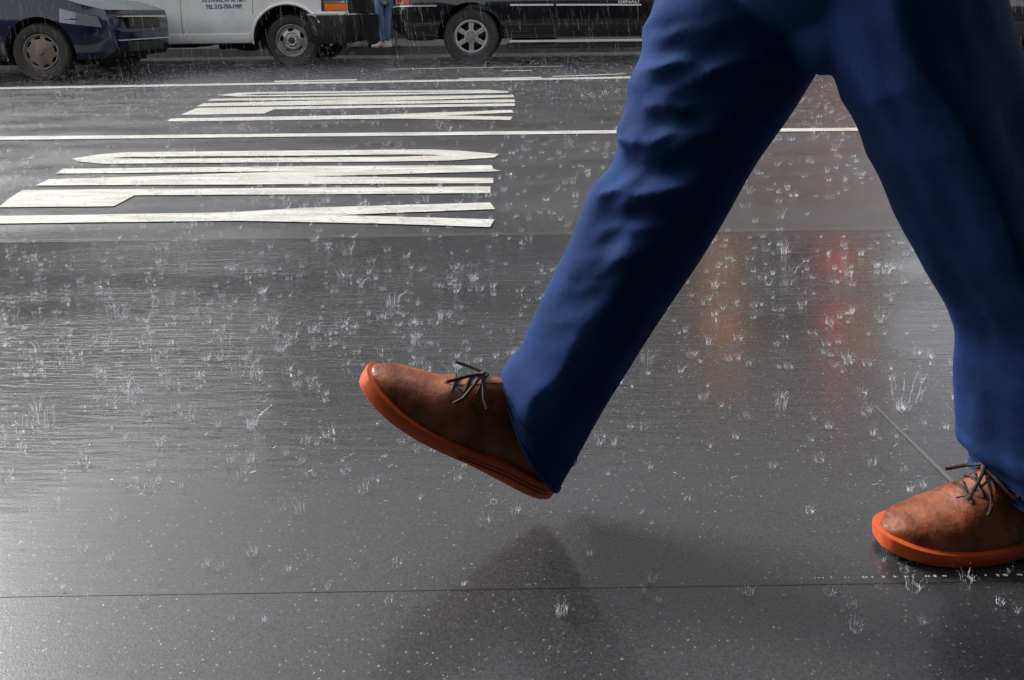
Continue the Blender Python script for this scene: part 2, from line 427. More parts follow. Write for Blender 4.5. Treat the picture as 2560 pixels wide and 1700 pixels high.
Mlit = mat('lit_window_glass', (.1, .08, .05), .1); BS(Mlit).inputs['Emission Color'].default_value = (1, .45, .16, 1); BS(Mlit).inputs['Emission Strength'].default_value = .35
building(-60, -24, BY, 11, Mb1, 'dark brown brick block farthest along the far side of the avenue', 12, shop=Mf2)
building(-24, -13, BY, 11.5, Mb2, 'grey limestone building behind the moving blue car', 5, shop=Mf3)
building(-13, -6.5, BY, 8.6, Mb4, 'low pale stone building behind the white van', 3, shop=Mf2)
building(-6.5, 1.5, BY, 10.6, Mb2, 'tall grey limestone building behind the waiting pedestrians', 4, shop=Mf2)
building(1.5, 8.8, BY, 10, Mb3, 'red brown brick corner building behind the black sport utility vehicle', 4, shop=Mf1, lit=Mlit)
building(27, 60, BY, 22, Mb1, 'brown brick building across the side street on the far side', 10)
Mdark = noisy('soot_black_stone', (.016, .015, .015), (.028, .027, .026), 1.5, .6)  # near black so it blocks sky light and bounces little back
building(-110, 110, -5.0, 4.1, Mdark, 'soot black stone building on the near side behind the crossing', 30, face=1)  # out of view; height and dark tone set to shape the light
blocker = empty('sidewalk_shed', (0, -2.6, 0), 0, 'black steel sidewalk shed standing over the near sidewalk', 'shed')  # added canopy out of view, blocks sky light on the walker's trousers
bm = bmesh.new(); a_box(bm, -7, 7, -2.3, 2.7, 2.75, 2.95); bmobj('deck', bm, Mdark, blocker, None)
bm = bmesh.new(); a_box(bm, -7, 7, 2.703, 2.74, 2.7, 4.0); bmobj('parapet', bm, Mdark, blocker, None)
for xx in (-6.8, -3.6, 3.6, 6.8):
    for yy in (-2.1, 2.1):
        bm = bmesh.new(); a_tube(bm, [(xx, yy, .006), (xx, yy, 2.749)], .045, 10); bmobj('post', bm, M['steel'], blocker, 35)
# illuminated signs of the corner shop (their light streaks the wet paving)
def emis(name, col, s):
    m = mat(name, (.05, .05, .05), .5); B = BS(m)
    B.inputs['Emission Color'].default_value = (*col, 1); B.inputs['Emission Strength'].default_value = s; return m
M['neon'] = emis('red_neon', (1, .06, .06), .85); M['orange'] = emis('orange_sign_light', (1, .36, .10), .8)
def sign(x, z0, z1, wd, m, label):
    r = empty('shop_sign', (x, BY-.001, 0), 0, label, 'sign')
    bm = bmesh.new(); a_box(bm, -.06, .06, -.9, 0, z0+.3, z0+.36); a_box(bm, -.06, .06, -.9, 0, z1-.36, z1-.3); bmobj('bracket', bm, M['frame'], r, None)
    bm = bmesh.new(); a_box(bm, -wd/2, wd/2, -1.10, -.9, z0, z1); bmobj('sign_box', bm, M['black_plastic'], r, None, bevel=.02)
    bm = bmesh.new(); a_box(bm, -wd/2+.04, wd/2-.04, -1.115, -1.102, z0+.05, z1-.05); bmobj('lit_face', bm, m, r, None)
sign(7.05, 2.6, 8.8, .32, M['neon'], 'tall narrow red lit sign on the brick corner building')
sign(4.5, 4.6, 6.8, .9, M['orange'], 'broad orange lit sign on the brick corner building')

# ================================================================== VEHICLES
def arc_bottom(x0, x1, zb, arches):
    pts = [(x0, zb)]
    for xc, zc, r in arches:
        s = (zb-zc)/r; a0 = math.asin(max(-1, min(1, s)))
        for k in range(25):
            a = (math.pi-a0)+(a0-(math.pi-a0))*k/24
            pts.append((xc+r*math.cos(a), zc+r*math.sin(a)))
    pts.append((x1, zb)); return pts
class Shell:
    """side-view outline swept across the width, with tumblehome and rounded ends"""
    def __init__(s, W, prof, x0, x1, re):
        s.W, s.prof, s.x0, s.x1, s.re = W, prof, x0, x1, re
    def inset(s, x, z):
        p = s.prof; v = p[-1][1]
        if z <= p[0][0]: v = p[0][1]
        else:
            for (a, va), (b, vb) in zip(p, p[1:]):
                if a <= z <= b:
                    t = (z-a)/(b-a); t = t*t*(3-2*t); v = va+(vb-va)*t; break
        for e in (x-s.x0, s.x1-x):
            if e < s.re: q = 1-max(e, 0)/s.re; v += s.re*.75*(1-math.sqrt(max(0, 1-q*q)))
        return v
    def deform(s, bm):
        for v in bm.verts:
            i = s.inset(v.co.x, v.co.z)
            if v.co.y < s.W/2: v.co.y += i
            else: v.co.y -= i
    def part(s, name, pts, mats, root, y0=-.004, y1=.02, zc=(), xc=(), both=False, sharp=35, bevel=0):
        for a, b in (((y0, y1), (s.W-y1, s.W-y0)) if both else ((y0, y1),)):
            bm = bmesh.new(); a_prism(bm, pts, a, b)
            cuts(bm, 'z', zc); cuts(bm, 'x', xc); s.deform(bm)
            o = bmobj(name, bm, mats, root, sharp, bevel=bevel)
        return o
def frange(a, b, st):
    out = []; v = a
    while v < b: out.append(v); v += st
    return out
def body_mesh(sh, outline, arches, mats, root, name='body'):
    bm = bmesh.new(); a_prism(bm, outline, 0, sh.W)
    zmax = max(p[1] for p in outline)
    cuts(bm, 'z', [z+.013 for z in frange(.2, zmax, .06)])
    cuts(bm, 'x', [x for x in frange(sh.x0+.011, sh.x0+sh.re, .045)]+[x for x in frange(sh.x1-sh.re, sh.x1, .045)]+frange(sh.x0+sh.re, sh.x1-sh.re, .31))
    for f in bm.faces:
        c = f.calc_center_median()
        if abs(f.normal.y) < .3:
            if f.normal.z < -.5: f.material_index = 1
            for xc, zc, r in arches:
                if (Vector((c.x-xc, c.z-zc))).length < r+.012: f.material_index = 1
    sh.deform(bm)
    bmesh.ops.recalc_face_normals(bm, faces=bm.faces)
    return bmobj(name, bm, mats, root, 40)
def rim_mesh(r0, r1, hole, depth, ntheta=144, nr=22):
    V = []; Fc = []
    for i in range(nr+1):
        r = r0+(r1-r0)*i/nr
        for k in range(ntheta):
            a = 2*math.pi*k/ntheta; V.append((r*math.cos(a), depth(r, a), r*math.sin(a)))
    for i in range(nr):
        r = r0+(r1-r0)*(i+.5)/nr
        for k in range(ntheta):
            a = 2*math.pi*(k+.5)/ntheta
            if not hole(r, a):
                Fc.append((i*ntheta+k, (i+1)*ntheta+k, (i+1)*ntheta+(k+1) % ntheta, i*ntheta+(k+1) % ntheta))
    me = bpy.data.meshes.new('rim'); me.from_pydata(V, [], Fc); me.update()
    return me
def wheel(root, x, y, Rt, rr, wd, kind, rim_m, flip=False, rot=0.0):
    """wheel centred at height Rt; outer face towards -Y"""
    bm = bmesh.new(); a_lathe(bm, [(rr*.98, .012), (rr*.96, .05), (rr*.93, wd*.9)], 48)
    a_lathe(bm, [(.001, .07), (rr*.62, .07), (rr*.64, .1), (.001, .1)], 32)
    wh = bmobj('wheel', bm, M['underbody'], root, 35)
    wh.location = (x, y, Rt); wh.rotation_euler = (0, 0, math.pi if flip else 0)
    # tyre with tread blocks
    prof = [(rr*.99, .02), (rr*1.02, -.004), (rr*1.10, -.016), (rr+(Rt-rr)*.5, -.026), (rr+(Rt-rr)*.82, -.020), (Rt*.975, -.004), (Rt*.995, .018)]
    g = .018
    tr = []
    nn = 4
    for k in range(nn):
        a = .018+(wd-.036)*(k)/nn; b = .018+(wd-.036)*(k+1)/nn
        tr += [(Rt, a+.004), (Rt, b-.006), (Rt-.009, b-.004), (Rt-.009, b)]
    prof = prof+tr[:-2]+[(Rt*.995, wd-.018), (Rt*.975, wd+.004), (rr+(Rt-rr)*.5, wd+.024), (rr*1.02, wd), (rr*.99, wd-.02)]
    bm = bmesh.new(); a_lathe(bm, prof, 96)
    for v in bm.verts:                                  # shoulder lugs
        rad = math.hypot(v.co.x, v.co.z)
        if Rt*.97 < rad < Rt*.998:
            k = round(math.atan2(v.co.z, v.co.x)/(2*math.pi)*96)
            if k % 2 == 0: v.co.x *= .988; v.co.z *= .988
        if abs(rad-(rr+(Rt-rr)*.5)) < .004 and v.co.y < 0: v.co.y += .004
    bmobj('tyre', bm, M['rubber'], wh, 25)
    if kind == 'steel':
        def hole(r, a):
            for k in range(5):
                ha = R(90)+rot+2*math.pi*k/5; hx, hz = rr*.69*math.cos(ha), rr*.69*math.sin(ha)
                dx, dz = r*math.cos(a)-hx, r*math.sin(a)-hz
                t = dx*math.cos(ha)+dz*math.sin(ha); u = -dx*math.sin(ha)+dz*math.cos(ha)
                if (t/(rr*.10))**2+(u/(rr*.19))**2 < 1: return True
            return False
        def depth(r, a):
            q = r/rr
            if q > .95: return -.012+(1-q)*.1
            if q > .86: return .012+(.95-q)*.25
            if q > .50: return .032-(.86-q)*.05+.008*math.sin((q-.5)/.36*math.pi)
            if q > .40: return .014+(.50-q)*.1
            return .02
    elif kind == 'six':
        def hole(r, a):
            q = r/rr
            if not .40 < q < .86: return False
            d = abs(((a-R(90)-rot+math.pi/6) % (math.pi/3))-math.pi/6)   # angle off the nearest spoke axis
            return d*q > .135+.02*(q-.4)
        def depth(r, a):
            q = r/rr
            if q > .93: return -.006
            if q > .86: return .006
            if q > .34: return .010+.02*(q-.34)
            return -.004
    else:
        def hole(r, a):
            q = r/rr; k = (a*8/math.pi+rot) % 2
            return .72 < q < .88 and k < 1.1
        def depth(r, a):
            q = r/rr; return -.008 if q > .92 else .012-.03*(1-q)
    me = rim_mesh(.002, rr, hole, depth)
    rim = link('rim', me, rim_m, wh, 30); md = rim.modifiers.new('thick', 'SOLIDIFY'); md.thickness = .008; md.offset = -1
    nl = 8 if kind == 'steel' else 6
    bm = bmesh.new(); rl = rr*(.30 if kind == 'steel' else .27)
    for k in range(nl):
        a = 2*math.pi*k/nl+.3; cx, cz = rl*math.cos(a), rl*math.sin(a)
        a_lathe(bm, [(.001, -.022), (.011, -.022), (.013, -.006), (.013, .02)], 6, cen=(cx, 0 if kind == 'steel' else -.004, cz))
        if kind == 'six': a_lathe(bm, [(.018, -.008), (.021, -.008), (.021, 0)], 12, cen=(cx, 0, cz))
    if kind != 'cap': bmobj('lug_nut', bm, M['steel'] if kind == 'six' else M['brushed'], wh, 30)
    else: bm.free()
    bm = bmesh.new(); rc = rr*(.20 if kind == 'steel' else .16)
    a_lathe(bm, [(.001, -.035), (rc*.75, -.034), (rc, -.022), (rc*1.02, .02)], 24)
    bmobj('hub_cap', bm, M['rubber'] if kind == 'steel' else rim_m, wh, 30)
    if kind == 'steel':
        bm = bmesh.new(); a_lathe(bm, [(rc*1.03, -.012), (rc*1.35, -.014), (rc*1.5, .004), (rc*1.5, .02)], 32)
        bmobj('hub_ring', bm, M['brushed'], wh, 30)
    return wh
def text_mesh(name, body, size, m, root, loc, sx=1.0, depth=.0015, bold=0.0):
    cu = bpy.data.curves.new(name, 'FONT'); cu.body = body; cu.size = size; cu.extrude = depth; cu.offset = bold; cu.align_x = 'CENTER'
    t = bpy.data.objects.new(name, cu); COL.objects.link(t)
    dg = bpy.context.evaluated_depsgraph_get(); me = bpy.data.meshes.new_from_object(t.evaluated_get(dg))
    bpy.data.objects.remove(t)
    me.materials.clear()
    for v in me.vertices: v.co = Vector((v.co.x*sx, -v.co.z, v.co.y))
    o = link(name, me, m, root, None); o.location = loc; return o

# ---- white van -----------------------------------------------------------
vc = gnd(730, 167); VY = vc.y; VX = vc.x
print('VAN', VX, VY)
van = empty('van', (VX, VY, 0), 0, 'white cargo van with blue lettering and grey steel wheel parked at the far kerb', 'van')
x0, x1 = -4.55, .80
sh = Shell(2.0, [(.30, .075), (.42, .03), (.52, .012), (.62, .0), (1.15, .0), (1.3, .03), (2.1, .18)], x0, x1, .30)
AV = [(-3.43, .36, .46), (-.03, .36, .505)]
out = arc_bottom(x0, x1-.20, .40, AV)+[(x1-.02, .66), (x1-.02, .95), (x1-.12, 1.12), (.05, 1.28), (-.75, 2.02), (-1.1, 2.1), (x0+.1, 2.1), (x0, 1.9)]
body_mesh(sh, out, AV, [M['van_white'], M['underbody']], van)
# rocker flare, door seams, arch lips
z_sill = .40
sh.part('sill', [(-2.95, .335), (-.56, .335), (-.545, .47), (-2.95, .47)], M['van_clean'], van, -.016, .06, zc=[.36, .4, .44], both=True, bevel=.01)
sh.part('door_seam', [(-1.503, .42), (-1.497, .42), (-1.497, 1.9), (-1.503, 1.9)], M['stitch'], van, -.0015, .004, zc=frange(.45, 1.9, .06))
sh.part('door_seam', [(-.505, .73), (-.499, .73), (-.485, 1.3), (-.491, 1.3)], M['stitch'], van, -.0015, .004, zc=frange(.78, 1.3, .06))
for xc, zc, r in AV:
    bm = bmesh.new(); pts = []
    for k in range(31):
        a = R(184)-R(160)*k/30
        xx, zz = xc+(r+.006)*math.cos(a), zc+(r+.006)*math.sin(a)
        pts.append((xx, sh.inset(xx, zz)-.012, zz))
    a_tube(bm, pts, [.014]+[.019]*29+[.012], 8)
    bmobj('arch_lip', bm, M['van_clean'], van, 50)
# front: black corner fascia, bumper, chrome strip, marker lamp, headlamp
sh.part('fascia', [(.45, .76), (.795, .76), (.795, 1.1), (.45, 1.1)], M['black_plastic'], van, -.005, .05, zc=frange(.8, 1.1, .06), xc=frange(.48, .8, .04))
sh.part('bumper', [(.255, .36), (.30, .30), (.86, .32), (.90, .42), (.90, .70), (.255, .70)], M['black_plastic'], van, -.03, .4, zc=frange(.4, .7, .06), xc=frange(.3, .9, .05), both=True, bevel=.012)
bm = bmesh.new(); a_box(bm, .62, .93, .36, 1.64, .34, .71); bmobj('bumper', bm, M['black_plastic'], van, 35, bevel=.03)
bm = bmesh.new(); a_box(bm, .70, .80, .2, 1.8, .72, 1.1); bmobj('grille', bm, M['black_plastic'], van, 35, bevel=.02)
sh.part('chrome_strip', [(.255, .705), (.88, .705), (.88, .728), (.255, .728)], M['brushed'], van, -.036, .3, xc=frange(.3, .9, .05), both=True)
sh.part('marker_lamp', [(.495, .765), (.775, .765), (.775, .865), (.495, .865)], M['amber'], van, -.014, .02, xc=frange(.5, .8, .03), bevel=.004)
sh.part('headlamp', [(.495, .90), (.775, .90), (.775, 1.06), (.495, 1.06)], M['clear'], van, -.012, .02, xc=frange(.5, .8, .03), bevel=.004)
sh.part('lamp_trim', [(.48, .878), (.785, .878), (.785, .888), (.48, .888)], M['brushed'], van, -.018, .02, xc=frange(.5, .8, .03))
# glass
sh.part('window', [(-1.40, 1.28), (-.32, 1.28), (-.78, 1.9), (-1.40, 1.9)], M['glass'], van, -.003, .01, zc=frange(1.3, 1.9, .06), both=True)
bm = bmesh.new(); V = [(.0, .22, 1.33), (.0, 1.78, 1.33), (-.70, 1.62, 1.985), (-.70, .38, 1.985)]
n_ = Vector((.6, 0, .8))*.012
vs = [bm.verts.new(Vector(v)+n_*.9) for v in V]; bm.faces.new(vs); bmobj('windscreen', bm, M['glass'], van, None)
# chassis and underbody seen below the sill
bm = bmesh.new(); a_box(bm, -4.4, .5, .55, 1.45, .30, .5); a_box(bm, -1.15, -.35, .35, .85, .245, .44)
a_box(bm, -2.6, -1.5, .35, 1.0, .27, .44)
bmesh.ops.create_uvsphere(bm, u_segments=16, v_segments=8, radius=.14, matrix=Matrix.Translation((-.78, .6, .30)) @ Matrix.Diagonal((2.0, 1, .7, 1)))
a_tube(bm, [(-.03, .2, .36), (-.03, 1.8, .36)], .05); a_tube(bm, [(-3.43, .2, .36), (-3.43, 1.8, .36)], .06)
bmobj('chassis', bm, M['underbody'], van, 35)
for xw in (0, -3.43):
    wheel(van, xw, .06, .362, .222, .24, 'steel', M['steel'], rot=R(8)); wheel(van, xw, 1.94, .362, .222, .24, 'steel', M['steel'], True)
def van_loc(px, py):          # local (x,z) on the van's near side for a photo pixel
    p = onY(px, py, VY); return p.x-VX, p.z
tx, tz = van_loc(560, 21.2)
text_mesh('lettering', 'TEL 212-750-1808', .078, M['navy_ink'], van, (tx, -.002, tz), .86, bold=.0022)
tx, tz = van_loc(560, 4.6)
text_mesh('lettering', '315 5TH AVE. NY NY 10011', .078, M['navy_ink'], van, (tx, -.002, tz), .66, bold=.0022)

# ---- black SUV -----------------------------------------------------------
sc_ = gnd(1179, 162); SX, SY = sc_.x, sc_.y
print('SUV', SX, SY)
suv = empty('suv', (SX, SY, 0), 0, 'glossy black sport utility vehicle with chrome side strips parked ahead of the white van', 'suv')
x0, x1 = -1.06, 4.30
sh = Shell(2.0, [(.30, .06), (.42, .02), (.58, .0), (.80, .0), (.95, .02), (1.15, .03), (1.3, .05), (1.9, .26)], x0, x1, .34)
AS = [(0, .40, .455), (3.3, .40, .455)]
out = arc_bottom(x0+.22, x1-.15, .36, AS)+[(x1, .50), (x1, .95), (x1-.15, 1.08), (2.95, 1.2), (2.35, 1.85), (2.0, 1.93), (-.75, 1.93), (-.95, 1.3), (x0, 1.1), (x0, .52)]
body_mesh(sh, out, AS, [M['black_paint'], M['underbody']], suv)
def s_loc(px, py):
    p = onY(px, py, SY); return p.x-SX, p.z
def sbar(xa, ya, xb, yb, t, name, m, yy0=-.016):
    a = s_loc(xa, ya); b = s_loc(xb, yb)
    sh.part(name, [(a[0], a[1]-t/2), (b[0], b[1]-t/2), (b[0], b[1]+t/2), (a[0], a[1]+t/2)], m, suv, yy0, .02, bevel=.003)
sbar(1275, 12.5, 1384, 12, .024, 'chrome_strip', M['bright']); sbar(1390, 12, 1603, 12, .024, 'chrome_strip', M['bright'])
sbar(1274, 103.5, 1606, 100, .030, 'sill_strip', M['bright'], -.065)
a = s_loc(1275, 104); b = s_loc(1610, 100)
sh.part('running_board', [(a[0]-.05, a[1]-.10), (b[0]+.5, b[1]-.10), (b[0]+.5, b[1]-.03), (a[0]-.05, a[1]-.03)], M['black_plastic'], suv, -.025, .2, bevel=.01)
sh.part('door_crease', [(.5, .60), (2.8, .605), (2.8, .613), (.5, .608)], M['dark_paint'], suv, -.006, .02, bevel=.002)
for xx in (.62, 1.62, 2.70):
    sh.part('door_seam', [(xx, .44), (xx+.006, .44), (xx+.006, 1.8), (xx, 1.8)], M['underbody'], suv, -.0012, .004, zc=frange(.46, 1.8, .06))
sh.part('bumper', [(-1.12, .52), (-.86, .34), (-.52, .34), (-.47, .44), (-.47, .80), (-1.12, .80)], M['black_paint'], suv, -.012, .3, zc=frange(.4, .8, .05), xc=frange(-1.1, -.5, .05), both=True, bevel=.01)
sh.part('bumper_strip', [(-1.09, .803), (-.46, .803), (-.46, .822), (-1.09, .822)], M['brushed'], suv, -.018, .2, xc=frange(-1.1, -.5, .05))
sh.part('tail_lamp', [(-1.05, .84), (-.92, .84), (-.90, 1.3), (-1.05, 1.3)], M['clear'], suv, -.012, .03, zc=frange(.9, 1.3, .06), xc=[-1.0, -.95], bevel=.003)
sh.part('tail_lamp', [(-.918, .84), (-.83, .84), (-.83, 1.3), (-.898, 1.3)], M['red'], suv, -.012, .03, zc=frange(.9, 1.3, .06), bevel=.003)
sh.part('tail_lamp', [(-1.03, .87), (-.945, .86), (-.95, 1.2), (-1.03, 1.2)], M['red'], suv, -.018, .03, zc=frange(.9, 1.2, .06), xc=[-1.0], bevel=.003)
for wa, wb in ((-.70, .50), (.68, 1.56), (1.68, 2.3)):
    sh.part('window', [(wa, 1.28), (wb+.25 if wb > 2 else wb, 1.28), (wb, 1.78), (wa, 1.78)], M['glass'], suv, -.003, .01, zc=frange(1.3, 1.8, .06), both=True)
tx, tz = s_loc(1571.5, 7.3)
text_mesh('badge', 'DENALI', .048, M['bright'], suv, (tx, -.005, tz), 1.75, .004, .0012)
bm = bmesh.new(); a_box(bm, -.9, 4.1, .5, 1.5, .34, .5); a_tube(bm, [(0, .2, .38), (0, 1.8, .38)], .06); a_tube(bm, [(3.3, .2, .38), (3.3, 1.8, .38)], .06)
a_box(bm, .55, 1.2, .5, .9, .27, .4)
bmobj('chassis', bm, M['underbody'], suv, 35)
for xw in (0, 3.3):
    wheel(suv, xw, .05, .385, .232, .25, 'six', M['alloy']); wheel(suv, xw, 1.95, .385, .232, .25, 'six', M['alloy'], True)

# ---- sedans --------------------------------------------------------------
def sedan(X, Y, W, paint_m, label, cat, kind, rim_m, wb, fo, ro, seats=1.45, hood=.92, facing='six'):
    root = empty('car', (X, Y, 0), 0, label, cat)
    x0, x1 = -ro, wb+fo
    sh = Shell(W, [(.18, .07), (.32, .03), (.5, .0), (.68, .0), (.85, .03), (hood, .07), (1.45, .30)], x0, x1, .42)
    A = [(0, .33, .40), (wb, .33, .40)]
    out = arc_bottom(x0+.15, x1-.12, .24, A)+[(x1-.02, .34), (x1, .55), (x1-.08, .80), (x1-.50, .93), (wb-.30, hood+.02), (wb-1.0, seats-.08), (wb-1.5, seats),
          (.35, seats-.02), (-.35, hood+.10), (x0+.05, hood), (x0, .6), (x0+.02, .4)]
    body_mesh(sh, out, A, [paint_m, M['underbody']], root)
    sh.part('window', [(wb-1.6, hood+.03), (wb-.50, hood+.03), (wb-1.05, seats-.10), (wb-1.6, seats-.06)], M['glass'], root, -.003, .01, zc=frange(hood+.1, seats, .08), both=True)
    sh.part('window', [(.1, hood+.06), (wb-1.68, hood+.03), (wb-1.68, seats-.06), (.42, seats-.08)], M['glass'], root, -.003, .01, zc=frange(hood+.1, seats, .08), both=True)
    sh.part('door_seam', [(wb-.55, .36), (wb-.545, .36), (wb-.545, hood), (wb-.55, hood)], M['underbody'], root, -.001, .004, zc=frange(.4, hood, .06))
    sh.part('door_seam', [(wb-1.65, .36), (wb-1.645, .36), (wb-1.645, hood), (wb-1.65, hood)], M['underbody'], root, -.001, .004, zc=frange(.4, hood, .06))
    sh.part('side_moulding', [(.45, .50), (wb-.45, .50), (wb-.45, .535), (.45, .535)], paint_m, root, -.01, .02, bevel=.004)
    sh.part('headlamp', [(x1-.52, .66), (x1-.10, .60), (x1-.13, .72), (x1-.52, .82)], M['clear'], root, -.006, .06, xc=frange(x1-.5, x1-.1, .05), both=True, bevel=.004)
    sh.part('tail_lamp', [(x0+.03, .66), (x0+.35, .66), (x0+.35, .80), (x0+.03, .80)], M['red'], root, -.006, .06, xc=frange(x0+.05, x0+.35, .05), both=True, bevel=.004)
    bm = bmesh.new(); a_box(bm, x1-.06, x1+.012, W*.28, W*.72, .58, .70); a_box(bm, x1-.06, x1+.012, W*.25, W*.75, .30, .42); bmobj('grille', bm, M['black_plastic'], root, 35, bevel=.01)
    bm = bmesh.new(); a_box(bm, x1-.055, x1+.02, W*.2, W*.8, .715, .73); a_box(bm, x1-.10, x1+.018, W*.15, W*.85, .44, .452)
    bmobj('grille_strip', bm, M['brushed'], root, 35)
    bm = bmesh.new()
    for yy in (W*.16, W*.84): a_lathe(bm, [(.001, -.02), (.05, -.015), (.055, .02)], 16, cen=(0, 0, 0)); 
    bm.free()
    bm = bmesh.new(); a_box(bm, x0+.3, x1-.3, .3, W-.3, .17, .4); bmobj('chassis', bm, M['underbody'], root, 35)
    for xw in (0, wb):
        wheel(root, xw, .04, .33, .205, .20, kind, rim_m); wheel(root, xw, W-.04, .33, .205, .20, kind, rim_m, True)
    return root
bc = gnd(105, 204)
WBL = 2.75
print('BLUE', bc)
sedan(bc.x-WBL, bc.y, 1.78, M['blue_paint'], 'dark blue car with dirty wheel covers driving along the wet avenue', 'car', 'cap', M['hubbrown'], WBL, .78, 1.0)
dc = gnd(2255, 150); print('DARK', dc)
sedan(dc.x, dc.y, 1.8, M['dark_paint'], 'charcoal parked car behind the striding legs at the far right', 'car', 'six', M['alloy'], 2.75, .9, 1.0)

# ================================================================== PEOPLE
def skin_obj(name, V, E, Rd, m, parent, levels=2, root=0, branch=.3):
    me = bpy.data.meshes.new(name); me.from_pydata([tuple(v) for v in V], E, []); me.update()
    me.materials.append(m)
    o = bpy.data.objects.new(name, me); COL.objects.link(o); o.parent = parent
    md = o.modifiers.new('skin', 'SKIN'); md.use_smooth_shade = True; md.branch_smoothing = branch
    ld = me.skin_vertices[0].data
    for i, r in enumerate(Rd):
        ld[i].radius = r if isinstance(r, tuple) else (r, r); ld[i].use_root = (i == root)
    s = o.modifiers.new('sub', 'SUBSURF'); s.levels = levels; s.render_levels = levels
    return o
class Sk:
    def __init__(s): s.V = []; s.E = []; s.R = []
    def add(s, p, r, prev=None):
        s.V.append(Vector(p)); s.R.append(r); i = len(s.V)-1
        if prev is not None: s.E.append((prev, i))
        return i
    def chain(s, prev, pts):
        for p, r in pts: prev = s.add(p, r, prev)
        return prev
def upper_body(sk, pel, chest, neck, head, fwd, armL, armR, side):
    """arms: (shoulder, elbow, wrist)"""
    a = sk.chain(pel, [(chest[0], (.13, .105)), (chest[1], (.145, .11)), (chest[2], (.10, .085))])
    n = sk.chain(a, [(neck, .055), (head-Vector((0, 0, .07))-fwd*.01, .062), (head, (.082, .095)), (head+Vector((0, 0, .07)), (.07, .08))])
    sk.chain(len(sk.V)-2, [(head+fwd*.105-Vector((0, 0, .015)), .012)])
    for sh_, el, wr in (armL, armR):
        s_ = sk.chain(a, [(sh_, .055), ((sh_+el)/2, .047), (el, .040), ((el+wr)/2, .036), (wr, .025)])
        d = (wr-el).normalized(); palm = sk.chain(s_, [(wr+d*.05, (.035, .016)), (wr+d*.085, (.038, .014))])
        sv = side
        for k, ln in enumerate((.06, .072, .078, .07)):
            o_ = fwd*(.028-.018*k); q = wr+d*.09+o_
            sk.chain(palm, [(q, .009), (q+d*ln*.5+sv*.006, .0085), (q+d*ln+sv*.018, .0065)])
        sk.chain(palm-1, [(wr+d*.05+fwd*.045, .011), (wr+d*.085+fwd*.055, .009)])
def hair(head, fwd, parent, m):
    bm = bmesh.new(); bmesh.ops.create_uvsphere(bm, u_segments=24, v_segments=16, radius=1)
    kill = []
    for v in bm.verts:
        c = v.co.copy(); d = c.x*fwd.x+c.y*fwd.y
        if c.z < -.25+.9*max(0, d)*1.1: kill.append(v)
        j = 1+.05*noise.noise(c*4)
        v.co = Vector((c.x*.095*j, c.y*.095*j, c.z*.12*j))+head+Vector((0, 0, .015))-fwd*.01
    bmesh.ops.delete(bm, geom=kill, context='VERTS')
    o = bmobj('hair', bm, m, parent, 60); md = o.modifiers.new('t', 'SOLIDIFY'); md.thickness = .012; md.offset = 1

